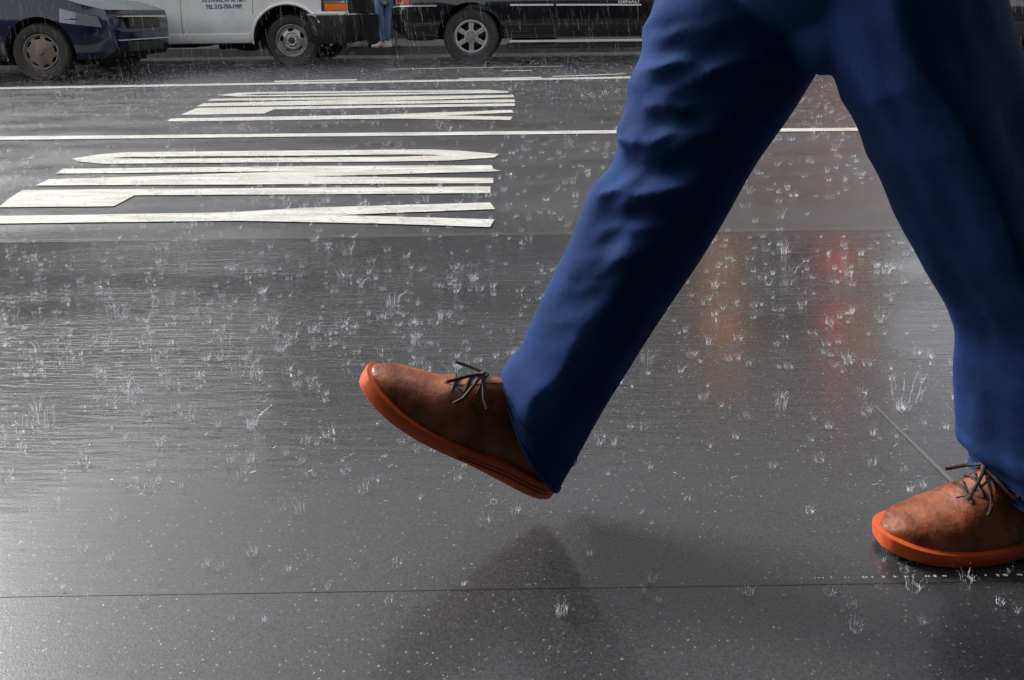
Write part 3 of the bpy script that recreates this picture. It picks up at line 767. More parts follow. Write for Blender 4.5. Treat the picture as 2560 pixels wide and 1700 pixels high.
# --- shoe: local frame  u toe->heel (0..len), v lateral, w up -------------
def shoe(parent, org, U, Vv, Wv, Ln=.315, name='shoe', dressy=True, ms=None):
    upm, som, lam = ms or (M['leather'], M['sole'], M['lace'])
    U, Vv, Wv = U.normalized(), Vv.normalized(), Wv.normalized()
    def P(u, v, w_): return org+U*u+Vv*v+Wv*w_
    def cv(tab, u):
        for (a, va), (b, vb) in zip(tab, tab[1:]):
            if u <= b:
                t = (u-a)/(b-a); return va+(vb-va)*t
        return tab[-1][1]
    def sm(tab, u):  # smoothed lookup
        return sum(cv(tab, min(1, max(0, u+d))) for d in (-.03, -.015, 0, .015, .03))/5
    near = [(0, .0), (.012, .011), (.04, .021), (.09, .031), (.18, .041), (.30, .047), (.42, .045), (.56, .038), (.70, .037), (.84, .0365), (.93, .031), (.975, .020), (1, .0)]
    far = [(0, .0), (.012, .013), (.04, .024), (.09, .033), (.18, .041), (.30, .045), (.42, .041), (.56, .035), (.70, .033), (.84, .034), (.93, .029), (.975, .019), (1, .0)]
    top = [(0, .030), (.03, .037), (.08, .045), (.18, .052), (.28, .060), (.36, .074), (.46, .098), (.56, .112), (.66, .116), (.80, .112), (.92, .112), (1, .09)]
    spring = [(0, .010), (.06, .005), (.16, .001), (.3, 0), (1, 0)]
    if not dressy: near = [(a, b*.9) for a, b in near]
    us = [0, .004, .012, .025, .045, .07, .10]+[.14+.04*i for i in range(20)]+[.93, .955, .975, .988, .996, 1]
    # sole: outline rings at several heights, mild undercut below
    bm = bmesh.new(); rings = []
    lv = [(0.0, .90), (.0022, .955), (.0065, .985), (.012, 1.0), (.0165, 1.0), (.0188, .985), (.0190, .955)]
    for h, k in lv:
        ring = []
        def zz(u): return sm(spring, u)+h+(.0075*(h/.0190) if u > .55 else 0)*min(1, (u-.55)*6 if u > .55 else 0)
        ex = .0065
        pts = [(u, sm(near, u) if .03 < u < .97 else cv(near, u), -1) for u in us]+[(u, sm(far, u) if .03 < u < .97 else cv(far, u), 1) for u in us[::-1][1:-1]]
        for u, hw, s_ in pts:
            uu = (u-.5)*(Ln+.012*k)+.5*Ln+(0)
            uu = .5*Ln+(uu-.5*Ln)*(.985+.015*k)
            ring.append(bm.verts.new(P(uu, s_*(hw*k*1.0+ex*k), zz(u))))
        rings.append(ring)
    n = len(rings[0])
    for A_, B_ in zip(rings, rings[1:]):
        for k in range(n): bm.faces.new((A_[k], A_[(k+1) % n], B_[(k+1) % n], B_[k]))
    bm.faces.new(rings[0][::-1]); bm.faces.new(rings[-1])
    bmesh.ops.recalc_face_normals(bm, faces=bm.faces)
    # upper
    bu = bmesh.new(); na = 22; R_ = []
    for u in us[1:-1]:
        ring = []
        hn, hf = (sm(near, u), sm(far, u)) if .03 < u < .97 else (cv(near, u), cv(far, u))
        t = sm(top, u); b0 = .0165+sm(spring, u)
        for k in range(na+1):
            a = math.pi*k/na; c, s_ = math.cos(a), math.sin(a)
            p_ = 2.5 if u < .35 else 2.1
            rad = (abs(c)**p_+abs(s_)**p_)**(-1/p_)
            hw = hn if c > 0 else hf
            nar = 1-.34*max(0, min(1, (u-.3)/.25))*max(0, s_)**1.5 if u > .3 else 1
            v_ = -c*rad*hw*nar
            w_ = b0+(t-b0)*s_*rad
            q = P(u*Ln, v_, w_)
            wr = .0010*noise.noise(Vector((u*26, v_*90, w_*90)))+(.0014*math.sin(u*115+v_*40)*math.exp(-((u-.30)/.07)**2))
            q += Wv*wr
            ring.append(bu.verts.new(q))
        R_.append(ring)
    for A_, B_ in zip(R_, R_[1:]):
        for k in range(na): bu.faces.new((A_[k], A_[k+1], B_[k+1], B_[k]))
    bu.faces.new(R_[0]); bu.faces.new(R_[-1][::-1])
    bmesh.ops.recalc_face_normals(bu, faces=bu.faces)
    up = bmobj(name, bu, upm, parent, 60)
    so_ = bmobj('sole', bm, som, up, 28)
    def surf(u, v, lift=.0015):    # point on the upper at (u, lateral v)
        hn, hf = sm(near, u), sm(far, u); t = sm(top, u); b0 = .0165+sm(spring, u)
        best = None
        for k in range(81):
            a = math.pi*k/80; c, s_ = math.cos(a), math.sin(a); p_ = 2.5 if u < .35 else 2.1
            rad = (abs(c)**p_+abs(s_)**p_)**(-1/p_); hw = hn if c > 0 else hf
            nar = 1-.34*max(0, min(1, (u-.3)/.25))*max(0, s_)**1.5 if u > .3 else 1
            v_ = -c*rad*hw*nar; w_ = b0+(t-b0)*s_*rad
            if best is None or abs(v_-v) < best[0]: best = (abs(v_-v), v_, w_)
        return P(u*Ln, best[1], best[2]+lift)
    def side(u, f, lift=.001):     # f: 0 at the sole, 1 on the ridge (near side)
        a = math.pi/2*f; c, s_ = math.cos(a), math.sin(a); p_ = 2.5 if u < .35 else 2.1
        rad = (abs(c)**p_+abs(s_)**p_)**(-1/p_); nar = 1-.34*max(0, min(1, (u-.3)/.25))*max(0, s_)**1.5 if u > .3 else 1
        return P(u*Ln, -c*rad*sm(near, u)*nar-lift*c, .0165+sm(spring, u)+(sm(top, u)-.0165)*s_*rad+lift*s_)
    if dressy:
        bl = bmesh.new()
        a_tube(bl, [side(.335, .86), side(.37, .72), side(.41, .56), side(.445, .44), side(.475, .36), side(.52, .38), side(.58, .43), side(.66, .5)], .0008, 6)
        a_tube(bl, [side(.30, .93), side(.33, .86), side(.40, .84), side(.50, .84), side(.58, .85)], .0007, 6)
        bmobj('seam', bl, M['stitch'], up, 60)
        bl = bmesh.new()
        for i, u in enumerate((.33, .38, .43)):
            a_tube(bl, [surf(u, -.017, .002), surf(u+.004, -.008, .0035), surf(u+.008, .0, .004), surf(u+.01, .009, .0035), surf(u+.012, .017, .002)], .0019, 6)
            a_tube(bl, [surf(u, -.021, .001), surf(u, -.017, .0035), surf(u+.03, .010, .004)], .0016, 6)
        k = surf(.425, -.002, .006)
        def lc(*offs): return [k+U*a+Vv*b+Wv*c for a, b, c in offs]
        a_tube(bl, lc((0, 0, .002), (-.010, -.010, .003), (-.024, -.020, -.001), (-.038, -.027, -.011), (-.045, -.031, -.015)), .0023, 6)
        a_tube(bl, lc((0, 0, .002), (-.006, -.014, .0), (-.012, -.028, -.012), (-.016, -.036, -.022), (-.024, -.040, -.032)), .0023, 6)
        a_tube(bl, lc((0, 0, .003), (.004, -.016, -.002), (.010, -.028, -.012), (.018, -.036, -.018), (.020, -.034, -.014)), .0026, 6)
        a_tube(bl, lc((0, 0, .002), (.006, .010, .002), (-.01, .022, -.006), (-.03, .03, -.014)), .0023, 6)
        a_tube(bl, lc((-.004, -.004, -.002), (.0, 0, .004), (.005, .004, -.001)), [.003, .004, .003], 8)
        bmobj('lace', bl, lam, up, 60)
        # welt groove lines of the heel half of the sole
        bl = bmesh.new()
        for hh in (.0070, .0125):
            pts = []
            for i in range(15):
                u = .50+.47*i/14; hw = sm(near, u)
                pts.append(P(.5*Ln+(u-.5)*(Ln+.012), -(hw+.0066), hh+.005*min(1, max(0, (u-.55)*6))))
            a_tube(bl, pts, .0008, 5)
        a_tube(bl, [P(.44*Ln, -(sm(near, .44)+.0068), .0180), P(.47*Ln, -(sm(near, .47)+.0068), .013), P(.50*Ln, -(sm(near, .50)+.0066), .0065), P(.52*Ln, -(sm(near, .52)+.0062), .003)], .0008, 5)
        bmobj('sole_groove', bl, mat('sole_groove_orange', (.25, .05, .012), .6), so_, 60)
    return up, P

# --- the walker -----------------------------------------------------------
fp = gnd(2430, 1437)                 # near edge of the planted sole
YP = fp.y+.082
fl = gnd(1300, 1312); YL = fl.y
print('FEET', fp, YP, YL)
walker = empty('person', (gnd(2050, 1380).x, (YP+YL)/2, 0), 0, 'person striding left in blue trousers and brown shoes with orange soles', 'person')
wl = Vector(walker.location)
def loc(v): return Vector(v)-wl
def leg_rings(pairs, Yf, Yh, bs, folds, zh=.87, nseg=96, step=.006):
    C_ = []
    for (lx, ly, rx, ry) in pairs:
        Y = Yf
        for _ in range(3):
            a, b = onY(lx, ly, Y), onY(rx, ry, Y); z = (a.z+b.z)/2; Y = Yf+(Yh-Yf)*max(0, min(1, z/zh))
        C_.append((a, b))
    # arc-length resample with Catmull-Rom
    cen = [(a+b)/2 for a, b in C_]; ds = [0]
    for i in range(1, len(cen)): ds.append(ds[-1]+(cen[i]-cen[i-1]).length)
    tot = ds[-1]; n = int(tot/step); out = []
    def cr(p0, p1, p2, p3, t): return .5*((2*p1)+(-p0+p2)*t+(2*p0-5*p1+4*p2-p3)*t*t+(-p0+3*p1-3*p2+p3)*t**3)
    for k in range(n+1):
        s = tot*k/n; i = 0
        while i < len(ds)-2 and ds[i+1] < s: i += 1
        t = (s-ds[i])/(ds[i+1]-ds[i]); g = lambda j: max(0, min(len(C_)-1, j))
        A_ = cr(C_[g(i-1)][0], C_[i][0], C_[i+1][0], C_[g(i+2)][0], t); B_ = cr(C_[g(i-1)][1], C_[i][1], C_[i+1][1], C_[g(i+2)][1], t)
        out.append((A_, B_, s/tot, s))
    return out, tot
def trouser_leg(bm, rings, bfun, fold, nseg=96, seed=0):
    loops = []
    rr_ = rings+[(r[0], r[1], r[2], r[3]) for r in rings[-1:-8:-1]]       # turn back inside at the hem
    nr = len(rings)
    for idx, (A_, B_, t, s) in enumerate(rr_):
        inner = idx >= nr
        c = (A_+B_)/2; ax = (B_-A_)/2; a = ax.length; ax = ax.normalized()
        b = bfun(t)
        if inner: a -= .008; b -= .008
        ring = []
        for k in range(nseg):
            th = 2*math.pi*k/nseg
            d = 0 if inner else fold(th, t, s)
            p = c+ax*((a+d)*math.cos(th))+Vector((0, 1, 0))*((b+d)*math.sin(th))
            ring.append(bm.verts.new(p))
        loops.append(ring)
    for A_, B_ in zip(loops, loops[1:]):
        for k in range(nseg): bm.faces.new((A_[k], A_[(k+1) % nseg], B_[(k+1) % nseg], B_[k]))
    bm.faces.new(loops[0][::-1]); bm.faces.new(loops[-1])
    return c
lead = [(1800, -430, 2330, -280), (1700, -200, 2190, -50), (1640, -30, 2080, 110), (1604, 110, 1985, 262), (1560, 262, 1890, 400), (1530, 405, 1822, 520), (1462, 520, 1748, 638),
        (1408, 640, 1682, 737), (1350, 759, 1620, 830), (1305, 862, 1566, 915), (1272, 905, 1528, 978), (1258, 930, 1480, 1066), (1253, 945, 1440, 1142), (1266, 985, 1402, 1204)]
plant = [(1930, -390, 2420, -430), (1975, -190, 2440, -240), (2035, 10, 2466, -60), (2099, 190, 2500, 95), (2165, 323, 2550, 225), (2218, 449, 2600, 360),
         (2281, 584, 2645, 500), (2349, 700, 2690, 640), (2405, 824, 2722, 780), (2410, 976, 2730, 940), (2417, 1112, 2732, 1090), (2434, 1150, 2738, 1180), (2452, 1196, 2745, 1285)]
YM = (YP+YL)/2
rl, tl = leg_rings(lead, YL, YM+.075, None, None)
rp, tp = leg_rings(plant, YP, YM-.085, None, None)
def ridge(x, sharp=.7):
    return 1-abs(math.sin(x))**sharp
def nz(*a): return noise.noise(Vector(a))
def fold_lead(th, t, s):
    # diagonal drapes rising from the shin side to the back of the knee
    side = .5-.5*math.cos(th)                      # 1 on the front (left) edge
    cs = .5-.5*math.sin(th)                        # towards the lens
    warp = 1.3*nz(math.cos(th)*1.2, math.sin(th)*1.2, s*5)+.5*nz(math.cos(th)*2.5, math.sin(th)*2.5, s*13+7)
    lo = min(1, max(0, (t-.46)/.22)); lo = lo*lo*(3-2*lo)
    pk = math.exp(-((th-R(230))/R(37))**2)
    k1 = max(0, nz(s*6.5, th*.7, 2.2)+.28)*1.9; k2 = max(0, nz(s*7.5, th*.8+4, 9.2)+.15)*2.0
    ph = s*36+6*nz(s*2.6, 8, 1)+4.6*(1-side)+warp; ph2 = s*63+5*nz(s*3.3, 3, 6)+8.0*(1-side)-warp
    amp = (.0022*side+.0140*pk)*min(1, max(.2, (.95-t)*3))*(1-.75*lo)
    d = amp*k1*(ridge(ph, .9)*2-.8)+amp*.6*k2*(ridge(ph2, 1.0)*2-.8)
    d += lo*.007*(pk+.25)*(ridge(th*2.4+s*2.5+warp, 1.1)-.4)
    d += .0015*nz(s*9, math.cos(th)*2.5, math.sin(th)*2.5)
    d += .0045*math.exp(-((t-.60)/.03)**2)*side
    return d
def fold_plant(th, t, s):
    side = .5-.5*math.cos(th); cs = .5-.5*math.sin(th)
    warp = 1.0*nz(s*2.2, 1, 4)+.5*nz(s*5, th*.6, 9)
    d = .019*(.25+.75*cs)*(ridge(th*1.9+s*2.0+warp*1.2, 1.1)-.4)          # long hanging pleats
    d += .0035*(.3+.7*side)*ridge(s*46+1.8*math.cos(th)+warp*2, .8)*max(0, math.sin(t*math.pi))*max(.15, nz(s*5, 3, 3)+.5)
    d += .003*nz(s*10, math.cos(th)*3, math.sin(th)*3+5)
    if t > .88: d += .003*math.sin((t-.88)*60)*side
    return d
def bl(t): return .098+(.072-.098)*min(1, t/.45) if t < .45 else .072+(.066-.072)*(t-.45)/.55
bmt = bmesh.new()
trouser_leg(bmt, rl, lambda t: bl(t), fold_lead)
trouser_leg(bmt, rp, lambda t: bl(t)+.002, fold_plant)
def seam_pts(rings, bfun, fold, th, t0=0, t1=1, off=.0012):
    out = []
    for i, (A_, B_, t, s) in enumerate(rings):
        if i % 2 or not t0 <= t <= t1: continue
        c = (A_+B_)/2; ax = (B_-A_)/2; a = ax.length; ax = ax.normalized(); d = fold(th, t, s)+off
        out.append(c+ax*((a+d)*math.cos(th))+Vector((0, 1, 0))*((bfun(t)+d)*math.sin(th))-wl)
    return out
def hem_pts(rings, bfun, fold, k, off=.0012):
    A_, B_, t, s = rings[k]; c = (A_+B_)/2; ax = (B_-A_)/2; a = ax.length; ax = ax.normalized(); out = []
    for j in range(73):
        th = 2*math.pi*j/72; d = fold(th, t, s)+off
        out.append(c+ax*((a+d)*math.cos(th))+Vector((0, 1, 0))*((bfun(t)+d)*math.sin(th))-wl)
    return out
def ell(bm, c, r):
    bmesh.ops.create_uvsphere(bm, u_segments=40, v_segments=24, radius=1, matrix=Matrix.Translation(c) @ Matrix.Diagonal((*r, 1)))
hipc = onY(2120, -400, YM); ell(bmt, hipc+Vector((0, 0, .02)), (.145, .165, .155))
crot = onY(2058, 40, YM); ell(bmt, crot, (.052, .085, .072))
ell(bmt, onY(2085, -150, YM), (.15, .13, .12))
for v in bmt.verts: v.co -= wl
bmesh.ops.recalc_face_normals(bmt, faces=bmt.faces)
tro = bmobj('trousers', bmt, M['trouser'], walker, 80)
for rg_, bf_, fo_ in ((rl, bl, fold_lead), (rp, lambda t: bl(t)+.002, fold_plant)):
    bs_ = bmesh.new(); a_tube(bs_, hem_pts(rg_, bf_, fo_, len(rg_)-6), .0007, 5); bmobj('hem_stitch', bs_, M['trouser'], tro, 80)
    bs_ = bmesh.new(); a_tube(bs_, hem_pts(rg_, bf_, fo_, len(rg_)-1, .0002), .0024, 6); bmobj('hem', bs_, M['trouser'], tro, 80)
md = tro.modifiers.new('weld', 'REMESH'); md.mode = 'VOXEL'; md.voxel_size = .0034; md.use_smooth_shade = True
md = tro.modifiers.new('ease', 'SMOOTH'); md.factor = .5; md.iterations = 3

# shoes
hx = fp.x
toe = onY(2190, 1345, YP); toe.z = 0
TX = onY(2203, 1400, fp.y+.040).x
shoe(walker, loc(Vector((TX, fp.y+.040, .0045))), Vector((1, .15, 0)), Vector((-.15, 1, 0)), Vector((0, 0, 1)))
# leading shoe: toe up, heel low
YS = YL
hb = onY(1368, 1246, YS); tb = onY(922, 962, YS)
Ud = (hb-tb).normalized(); Vd = Vector((0, 1, 0)); Wd = Vd.cross(Ud)
if Wd.z < 0: Wd = -Wd
print('lead sole length', (hb-tb).length, 'heel z', hb.z)
Ud2 = Vector((Ud.x, 0, Ud.z)).normalized()
Ud3 = (Ud2+Vector((0, .13, 0))).normalized(); Wd3 = (Wd-Ud3*Wd.dot(Ud3)).normalized(); Vd3 = Wd3.cross(Ud3).normalized()
if Vd3.y < 0: Vd3 = -Vd3
shoe(walker, loc(hb-Ud3*.300+Vector((0, .022, 0))), Ud3, Vd3, Wd3, .300)
# body inside the clothes
def mid(r): return (r[0]+r[1])/2
def at(rings, t): return mid(rings[int(t*(len(rings)-1))])
sk = Sk(); hipm = loc(hipc)
pel = sk.add(hipm, (.125, .105))
heelL = loc(hb-Ud2*.075+Wd*.045+Vector((0, .02, 0))); heelP = loc(Vector((TX+.235, fp.y+.082, .035)))
for rg, hl, U_ in ((rl, heelL, Ud2), (rp, heelP, Vector((1, 0, 0)))):
    sk.chain(pel, [(loc(at(rg, .12)), .075), (loc(at(rg, .3)), .062), (loc(at(rg, .5)), .048), (loc(at(rg, .7)), .046), (hl+(loc(at(rg, .7))-hl)*.25, .030), (hl, .026), (hl-U_*.09-Vector((0, 0, .006)), .018), (hl-U_*.14-Vector((0, 0, .010)), .013)])
fw = Vector((-1, 0, 0)); sd = Vector((0, 1, 0))
ch = [hipm+Vector((.0, 0, .20)), hipm+Vector((-.01, 0, .38)), hipm+Vector((-.02, 0, .52))]
nk = hipm+Vector((-.03, 0, .60)); hd = hipm+Vector((-.05, 0, .74))
shL, shR = ch[2]+Vector((.02, -.19, -.03)), ch[2]+Vector((.02, .19, -.03))
armL = (shL, shL+Vector((-.12, -.04, -.25)), shL+Vector((-.30, -.02, -.40)))
armR = (shR, shR+Vector((.14, .04, -.24)), shR+Vector((.16, .05, -.48)))
upper_body(sk, pel, ch, nk, hd, fw, armL, armR, sd)
skin_obj('body', sk.V, sk.E, sk.R, M['skin'], walker)
jk = Sk(); p0 = jk.add(hipm+Vector((0, 0, .02)), (.185, .165))
a_ = jk.chain(p0, [(ch[0], (.155, .135)), (ch[1], (.165, .13)), (ch[2], (.115, .10))]); jk.chain(a_, [(nk, .07)])
for s_, e_, w__ in (armL, armR): jk.chain(a_, [(s_, .075), ((s_+e_)/2, .062), (e_, .055), ((e_+w__)/2, .050), (w__*.9+e_*.1, .044)])
skin_obj('jacket', jk.V, jk.E, jk.R, M['jacket'], walker)
hair(hd, fw, walker, M['hair'])

# --- waiting pedestrians on the far sidewalk -------------------------------
def pedestrian(px_list, base_py, Yoff, label, trou, shoes, jack, face):
    """px_list: photo x of the two feet"""
    Y = gnd(px_list[0], base_py, .15).y+Yoff
    xs = [onY(p, base_py, Y).x for p in px_list]
    root = empty('person', ((xs[0]+xs[1])/2, Y, .15), 0, label, 'person', )
    hw = (xs[1]-xs[0])/2; f = Vector(face).normalized(); sd = Vector((-f.y, f.x, 0))
    hip = Vector((0, 0, .90)); sk = Sk(); pel = sk.add(hip, (.13, .10)); legs = []
    for s_, yo in ((-1, -.03), (1, .05)):
        ft = Vector((s_*hw, yo, .03)); hj = hip+Vector((s_*.08, yo, -.06)); kn = hj.lerp(ft, .47)+f*.02
        legs.append((hj, kn, ft)); sk.chain(pel, [(hj, .075), (kn, .05), (kn.lerp(ft, .35), .048), (ft+Vector((0, 0, .06)), .03), (ft, .03), (ft+f*.10, .028)])
    ch = [hip+Vector((0, 0, .2)), hip+Vector((0, 0, .38)), hip+Vector((0, 0, .5))]; nk = hip+Vector((0, 0, .58)); hd = hip+f*.02+Vector((0, 0, .71))
    arms = []
    for s_ in (-1, 1):
        sh_ = ch[2]+sd*.18*s_-Vector((0, 0, .03)); arms.append((sh_, sh_+sd*.04*s_+Vector((0, 0, -.28)), sh_+sd*.02*s_+f*.10+Vector((0, 0, -.50))))
    upper_body(sk, pel, ch, nk, hd, f, arms[0], arms[1], sd)
    skin_obj('body', sk.V, sk.E, sk.R, M['skin'], root)
    tk = Sk(); p0 = tk.add(hip, (.15, .125))
    for hj, kn, ft in legs: tk.chain(p0, [(hj, .092), (kn.lerp(hj, .5), .080), (kn, .064), (kn.lerp(ft, .35), .062), (kn.lerp(ft, .7), .052), (ft+Vector((0, 0, .07)), .048)])
    skin_obj('trousers', tk.V, tk.E, tk.R, trou, root)
    jk = Sk(); p0 = jk.add(hip+Vector((0, 0, .08)), (.17, .15)); a_ = jk.chain(p0, [(ch[0], (.155, .13)), (ch[1], (.165, .13)), (ch[2], (.11, .095))]); jk.chain(a_, [(nk, .07)])
    for a in arms: jk.chain(a_, [(a[0], .07), ((a[0]+a[1])/2, .06), (a[1], .052), ((a[1]+a[2])/2, .048), (a[2]*.9+a[1]*.1, .042)])
    skin_obj('jacket', jk.V, jk.E, jk.R, jack, root); hair(hd, f, root, M['hair'])
    for (hj, kn, ft), ff in zip(legs, (Vector((-.9, -.4, 0)), Vector((-.75, -.6, 0)))):
        d = ff.normalized(); v = Vector((d.y, -d.x, 0)); o_ = ft+d*.20; o_.z = .003
        shoe(root, o_, -d, v, Vector((0, 0, 1)), .285, 'shoe', False, shoes)
    return root
jeans = noisy('light_blue_jeans', (.10, .19, .36), (.22, .34, .52), 7, .9, .002, sc3=(1, 1, .35))
navyj = noisy('navy_jeans', (.03, .045, .085), (.05, .07, .12), 7, .9, .002)
wsh = (mat('white_sneaker', (.75, .75, .76), .5), mat('white_sneaker_sole', (.7, .7, .7), .5), M['lace'])
gsh = (mat('grey_sneaker', (.34, .34, .34), .6), mat('grey_sneaker_sole', (.5, .5, .5), .5), M['lace'])
red_j = noisy('maroon_jacket', (.10, .02, .025), (.14, .03, .035), 12, .8, .002)
pedestrian((960, 967), 119, .12, 'person in light blue jeans and white sneakers standing by the rear of the black vehicle', jeans, wsh, M['jacket'], (-.6, -.8, 0))
pedestrian((874, 908), 120, .45, 'person in navy jeans and grey sneakers standing beside the white van', navyj, gsh, red_j, (-.3, -.95, 0))
# black suitcase between them
sp = gnd(928, 121, .15); case = empty('suitcase', (sp.x, sp.y+.55, .15), R(6), 'tall black suitcase with silver studs between the two waiting pedestrians', 'suitcase')
Mc = noisy('black_case_shell', (.025, .024, .024), (.04, .038, .037), 30, .5, .001)
bm = bmesh.new(); a_box(bm, -.17, .17, -.12, .12, .05, .66); bmobj('shell', bm, Mc, case, 35, bevel=.03)
bm = bmesh.new()
for xx in (-.1, 0, .1): a_box(bm, xx-.012, xx+.012, -.128, -.118, .09, .62)
bmobj('rib', bm, Mc, case, 35, bevel=.003)
bm = bmesh.new(); a_tube(bm, [(-.09, .05, .66), (-.09, .05, .92), (.09, .05, .92), (.09, .05, .66)], .009); bmobj('handle', bm, M['brushed'], case, 35)
for xx in (-.13, .13):
    bm = bmesh.new(); a_lathe(bm, [(.001, -.012), (.028, -.012), (.03, 0), (.028, .012), (.001, .012)], 16, cen=(xx, -.07, .03)); a_box(bm, xx-.012, xx+.012, -.085, -.055, .03, .056); bmobj('caster', bm, M['rubber'], case, 35)
bm = bmesh.new()
for q in ((.15, .50), (.15, .40), (-.15, .6), (.14, .2), (.13, .16), (.145, .12)):
    bmesh.ops.create_uvsphere(bm, u_segments=10, v_segments=6, radius=.011, matrix=Matrix.Translation((q[0], -.122, q[1])))
bmobj('stud', bm, M['chrome'], case, 60)
# brown news box on a thin post
np_ = gnd(982, 118, .15); nb = empty('news_box', (np_.x, np_.y+.35, .15), 0, 'small orange brown street box on a thin grey post behind the black vehicle', 'news box')
bm = bmesh.new(); a_box(bm, -.12, .12, -.1, .1, .56, 1.0); bmobj('box', bm, noisy('orange_brown_enamel', (.34, .12, .05), (.25, .10, .05), 12, .5), nb, 35, bevel=.01)
bm = bmesh.new(); a_box(bm, -.095, .095, -.106, -.102, .74, .96); bmobj('door', bm, M['winglass'], nb, 35)
bm = bmesh.new(); a_tube(bm, [(0, 0, 0), (0, 0, .56)], .022); a_box(bm, -.08, .08, -.08, .08, 0.001, .02); bmobj('post', bm, M['steel'], nb, 35)

# ================================================================== RAIN
class Soup:
    def __init__(s): s.V = []; s.F = []
    def spike(s, p, q, r0, r1, n=3):
        p = Vector(p); q = Vector(q); d = (q-p)
        if d.length < 1e-6: return
        d.normalize(); a = d.orthogonal().normalized(); b = d.cross(a); i = len(s.V)
        for c, r in ((p, r0), (q, r1)):
            for k in range(n):
                t = 2*math.pi*k/n; s.V.append(c+(a*math.cos(t)+b*math.sin(t))*r)
        for k in range(n): s.F.append((i+k, i+(k+1) % n, i+n+(k+1) % n, i+n+k))
    def bead(s, c, r, sz=1.0):
        i = len(s.V); c = Vector(c)
        for d in ((1, 0, 0), (0, 1, 0), (-1, 0, 0), (0, -1, 0), (0, 0, sz), (0, 0, -sz)): s.V.append(c+Vector(d)*r)
        for k in range(4):
            s.F.append((i+k, i+(k+1) % 4, i+4)); s.F.append((i+(k+1) % 4, i+k, i+5))
    def build(s, name, m, label, kind='stuff'):
        o = pyobj(name, s.V, s.F, m, None, 80); o['kind'] = kind; o['label'] = label; return o
rnd = random.Random(11)
def splash(S, x, y, z, h, det):
    n = rnd.randint(8, 15) if det else rnd.randint(4, 6)
    stage = rnd.random(); r0 = h*(.12+.35*stage); fl_ = rnd.uniform(.15, .55); ph = rnd.random()*6; asym = rnd.uniform(0, .6); aa = rnd.random()*6.3
    lean = (rnd.uniform(-.2, .2), rnd.uniform(-.15, .15)); tk = max(.00032, h*.013)*(1 if det else 1.2+y*.2)
    ring = []
    for k in range(n):
        a = ph+2*math.pi*k/n+rnd.uniform(-.25, .25); c, s_ = math.cos(a), math.sin(a)
        hh = h*rnd.uniform(.45, 1.0)*(1-asym*(.5+.5*math.cos(a-aa))); f = fl_*rnd.uniform(.6, 1.4); t0 = tk*rnd.uniform(.6, 1.4)
        p = Vector((x+c*r0, y+s_*r0, z)); m1 = Vector((x+c*(r0+f*hh*.2)+lean[0]*hh*.4, y+s_*(r0+f*hh*.2)+lean[1]*hh*.4, z+hh*.5))
        q = Vector((x+c*(r0+f*hh)+lean[0]*hh, y+s_*(r0+f*hh)+lean[1]*hh, z+hh*rnd.uniform(.75, 1)))
        ring.append((p, m1))
        S.spike(p, m1, t0*1.6, t0); S.spike(m1, q, t0, t0*.35)
        if rnd.random() < .6: S.bead(q+Vector((c*.002, s_*.002, rnd.uniform(.0005, .008))), t0*rnd.uniform(1.2, 2.4))
    if det:
        i = len(S.V)
        for a_, b_ in ring: S.V += [a_, a_.lerp(b_, rnd.uniform(.3, 1))]
        for k in range(n):
            if h < .03 and rnd.random() < .7: k2 = (k+1) % n; S.F.append((i+2*k, i+2*k2, i+2*k2+1, i+2*k+1))
        for _ in range(rnd.randint(6, 22)):
            g = rnd.gauss(0, 1)*h*.7; S.bead((x+g, y+rnd.gauss(0, h*.6), z+abs(rnd.gauss(0, h*.6))), tk*rnd.uniform(.6, 1.8))
S = Soup()
def patch(x, y): return noise.noise(Vector((x*1.3, y*1.3, 4)))
cnt = 0
while cnt < 720:
    py = rnd.triangular(540, 1250, 640) if rnd.random() < .93 else rnd.uniform(1200, 1600); px = rnd.uniform(-60, 2620)
    p = gnd(px, py)
    if patch(p.x, p.y) < rnd.uniform(-1.0, .0): continue
    splash(S, p.x, p.y, .008, rnd.uniform(.007, .024)*(1.5 if rnd.random() < .10 else 1)*(1 if py < 1050 else .7), True); cnt += 1
cnt = 0
while cnt < 2400:
    y = rnd.uniform(2.4, 8.0); x = rnd.uniform(-.85*y, .8*y)
    if patch(x, y) < rnd.uniform(-.4, .3): continue
    splash(S, x, y, .004, rnd.uniform(.012, .040), y < 4); cnt += 1
for _ in range(95):
    p = gnd(rnd.uniform(0, 1250), rnd.uniform(560, 980)); splash(S, p.x, p.y, .007, rnd.uniform(.012, .032), True)
for _ in range(60):
    p = gnd(rnd.uniform(0, 1250), rnd.uniform(850, 1230)); splash(S, p.x, p.y, .007, rnd.uniform(.010, .026), True)
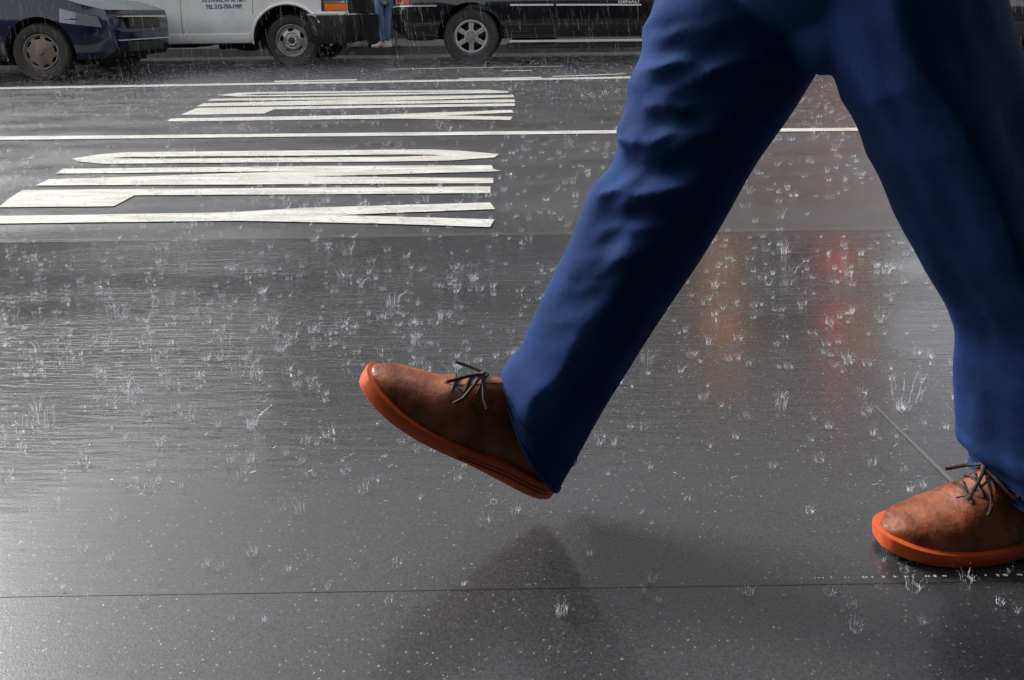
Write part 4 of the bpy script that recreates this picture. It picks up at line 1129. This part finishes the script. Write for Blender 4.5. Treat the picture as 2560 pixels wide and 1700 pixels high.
for px, py, h in ((750, 1290, .03), (2265, 1000, .05), (2250, 1030, .025), (40, 1085, .04), (110, 1075, .035), (605, 935, .045), (1110, 800, .045), (105, 880, .04), (1960, 640, .045), (2215, 690, .05), (630, 1075, .04), (985, 760, .04), (415, 760, .035), (1500, 1105, .025)):
    p = gnd(px, py); splash(S, p.x, p.y, .006, h, True)
S.build('rain_splashes', M['splash'], 'white crowns of splashing raindrops all over the wet road')
S = Soup()
for _ in range(2600):       # beads thrown up and lying on the surface
    py = 560+1140*rnd.random()**.8; p = gnd(rnd.uniform(-60, 2620), py)
    r = rnd.uniform(.00022, .0008)
    if rnd.random() < .6: r *= .6
    S.bead((p.x, p.y, .004+r*.5+(abs(rnd.gauss(0, .006)) if rnd.random() < .3 else 0)), r*1.3, .6)
for k in range(70):          # drops strung along the joint
    if k % 9 in (3, 4, 7) or rnd.random() < .35: continue
    q = j0.lerp(j1, 1.0+.31*k/70); S.bead((q.x+rnd.gauss(0, .001), q.y+.003, .010), rnd.uniform(.0006, .0019)*(1+k/120), .6)
for _ in range(160):        # short flecks of skating water
    p = gnd(rnd.uniform(-60, 2620), rnd.uniform(600, 1250)); a = rnd.gauss(0, .35); l = rnd.uniform(.002, .010)
    S.spike((p.x, p.y, .0065), (p.x+l*math.cos(a), p.y+l*math.sin(a), .0065+rnd.uniform(0, .004)), .0004, .0002)
S.build('water_beads', M['bead'], 'fine beads of rainwater scattered over the pavement')
S = Soup()
for _ in range(2600):
    y = rnd.uniform(2.6, 11.5); x = rnd.uniform(-.75*y, .7*y); z = rnd.uniform(.05, 1.6); l = rnd.uniform(.04, .10)*(.6+y*.09)
    d = Vector((.14+rnd.gauss(0, .04), rnd.gauss(0, .05), -1)).normalized(); p = Vector((x, y, z))
    S.spike(p, p+d*l, .0005+y*.00010, .0005+y*.00010)
S.build('falling_rain', M['drop'], 'fine slanting rain falling in front of the parked vehicles')
S = Soup()
for _ in range(46000):
    y = rnd.triangular(4.2, 13.4, 10.5); x = rnd.uniform(-.75*y, .7*y); z = abs(rnd.gauss(0, .10))+rnd.random()*.03
    S.bead((x, y, z+.005), rnd.uniform(.0012, .0032))
S.build('road_spray', M['spray'], 'low white spray of rebounding rain over the far lanes')
print('OBJS', len(bpy.data.objects))
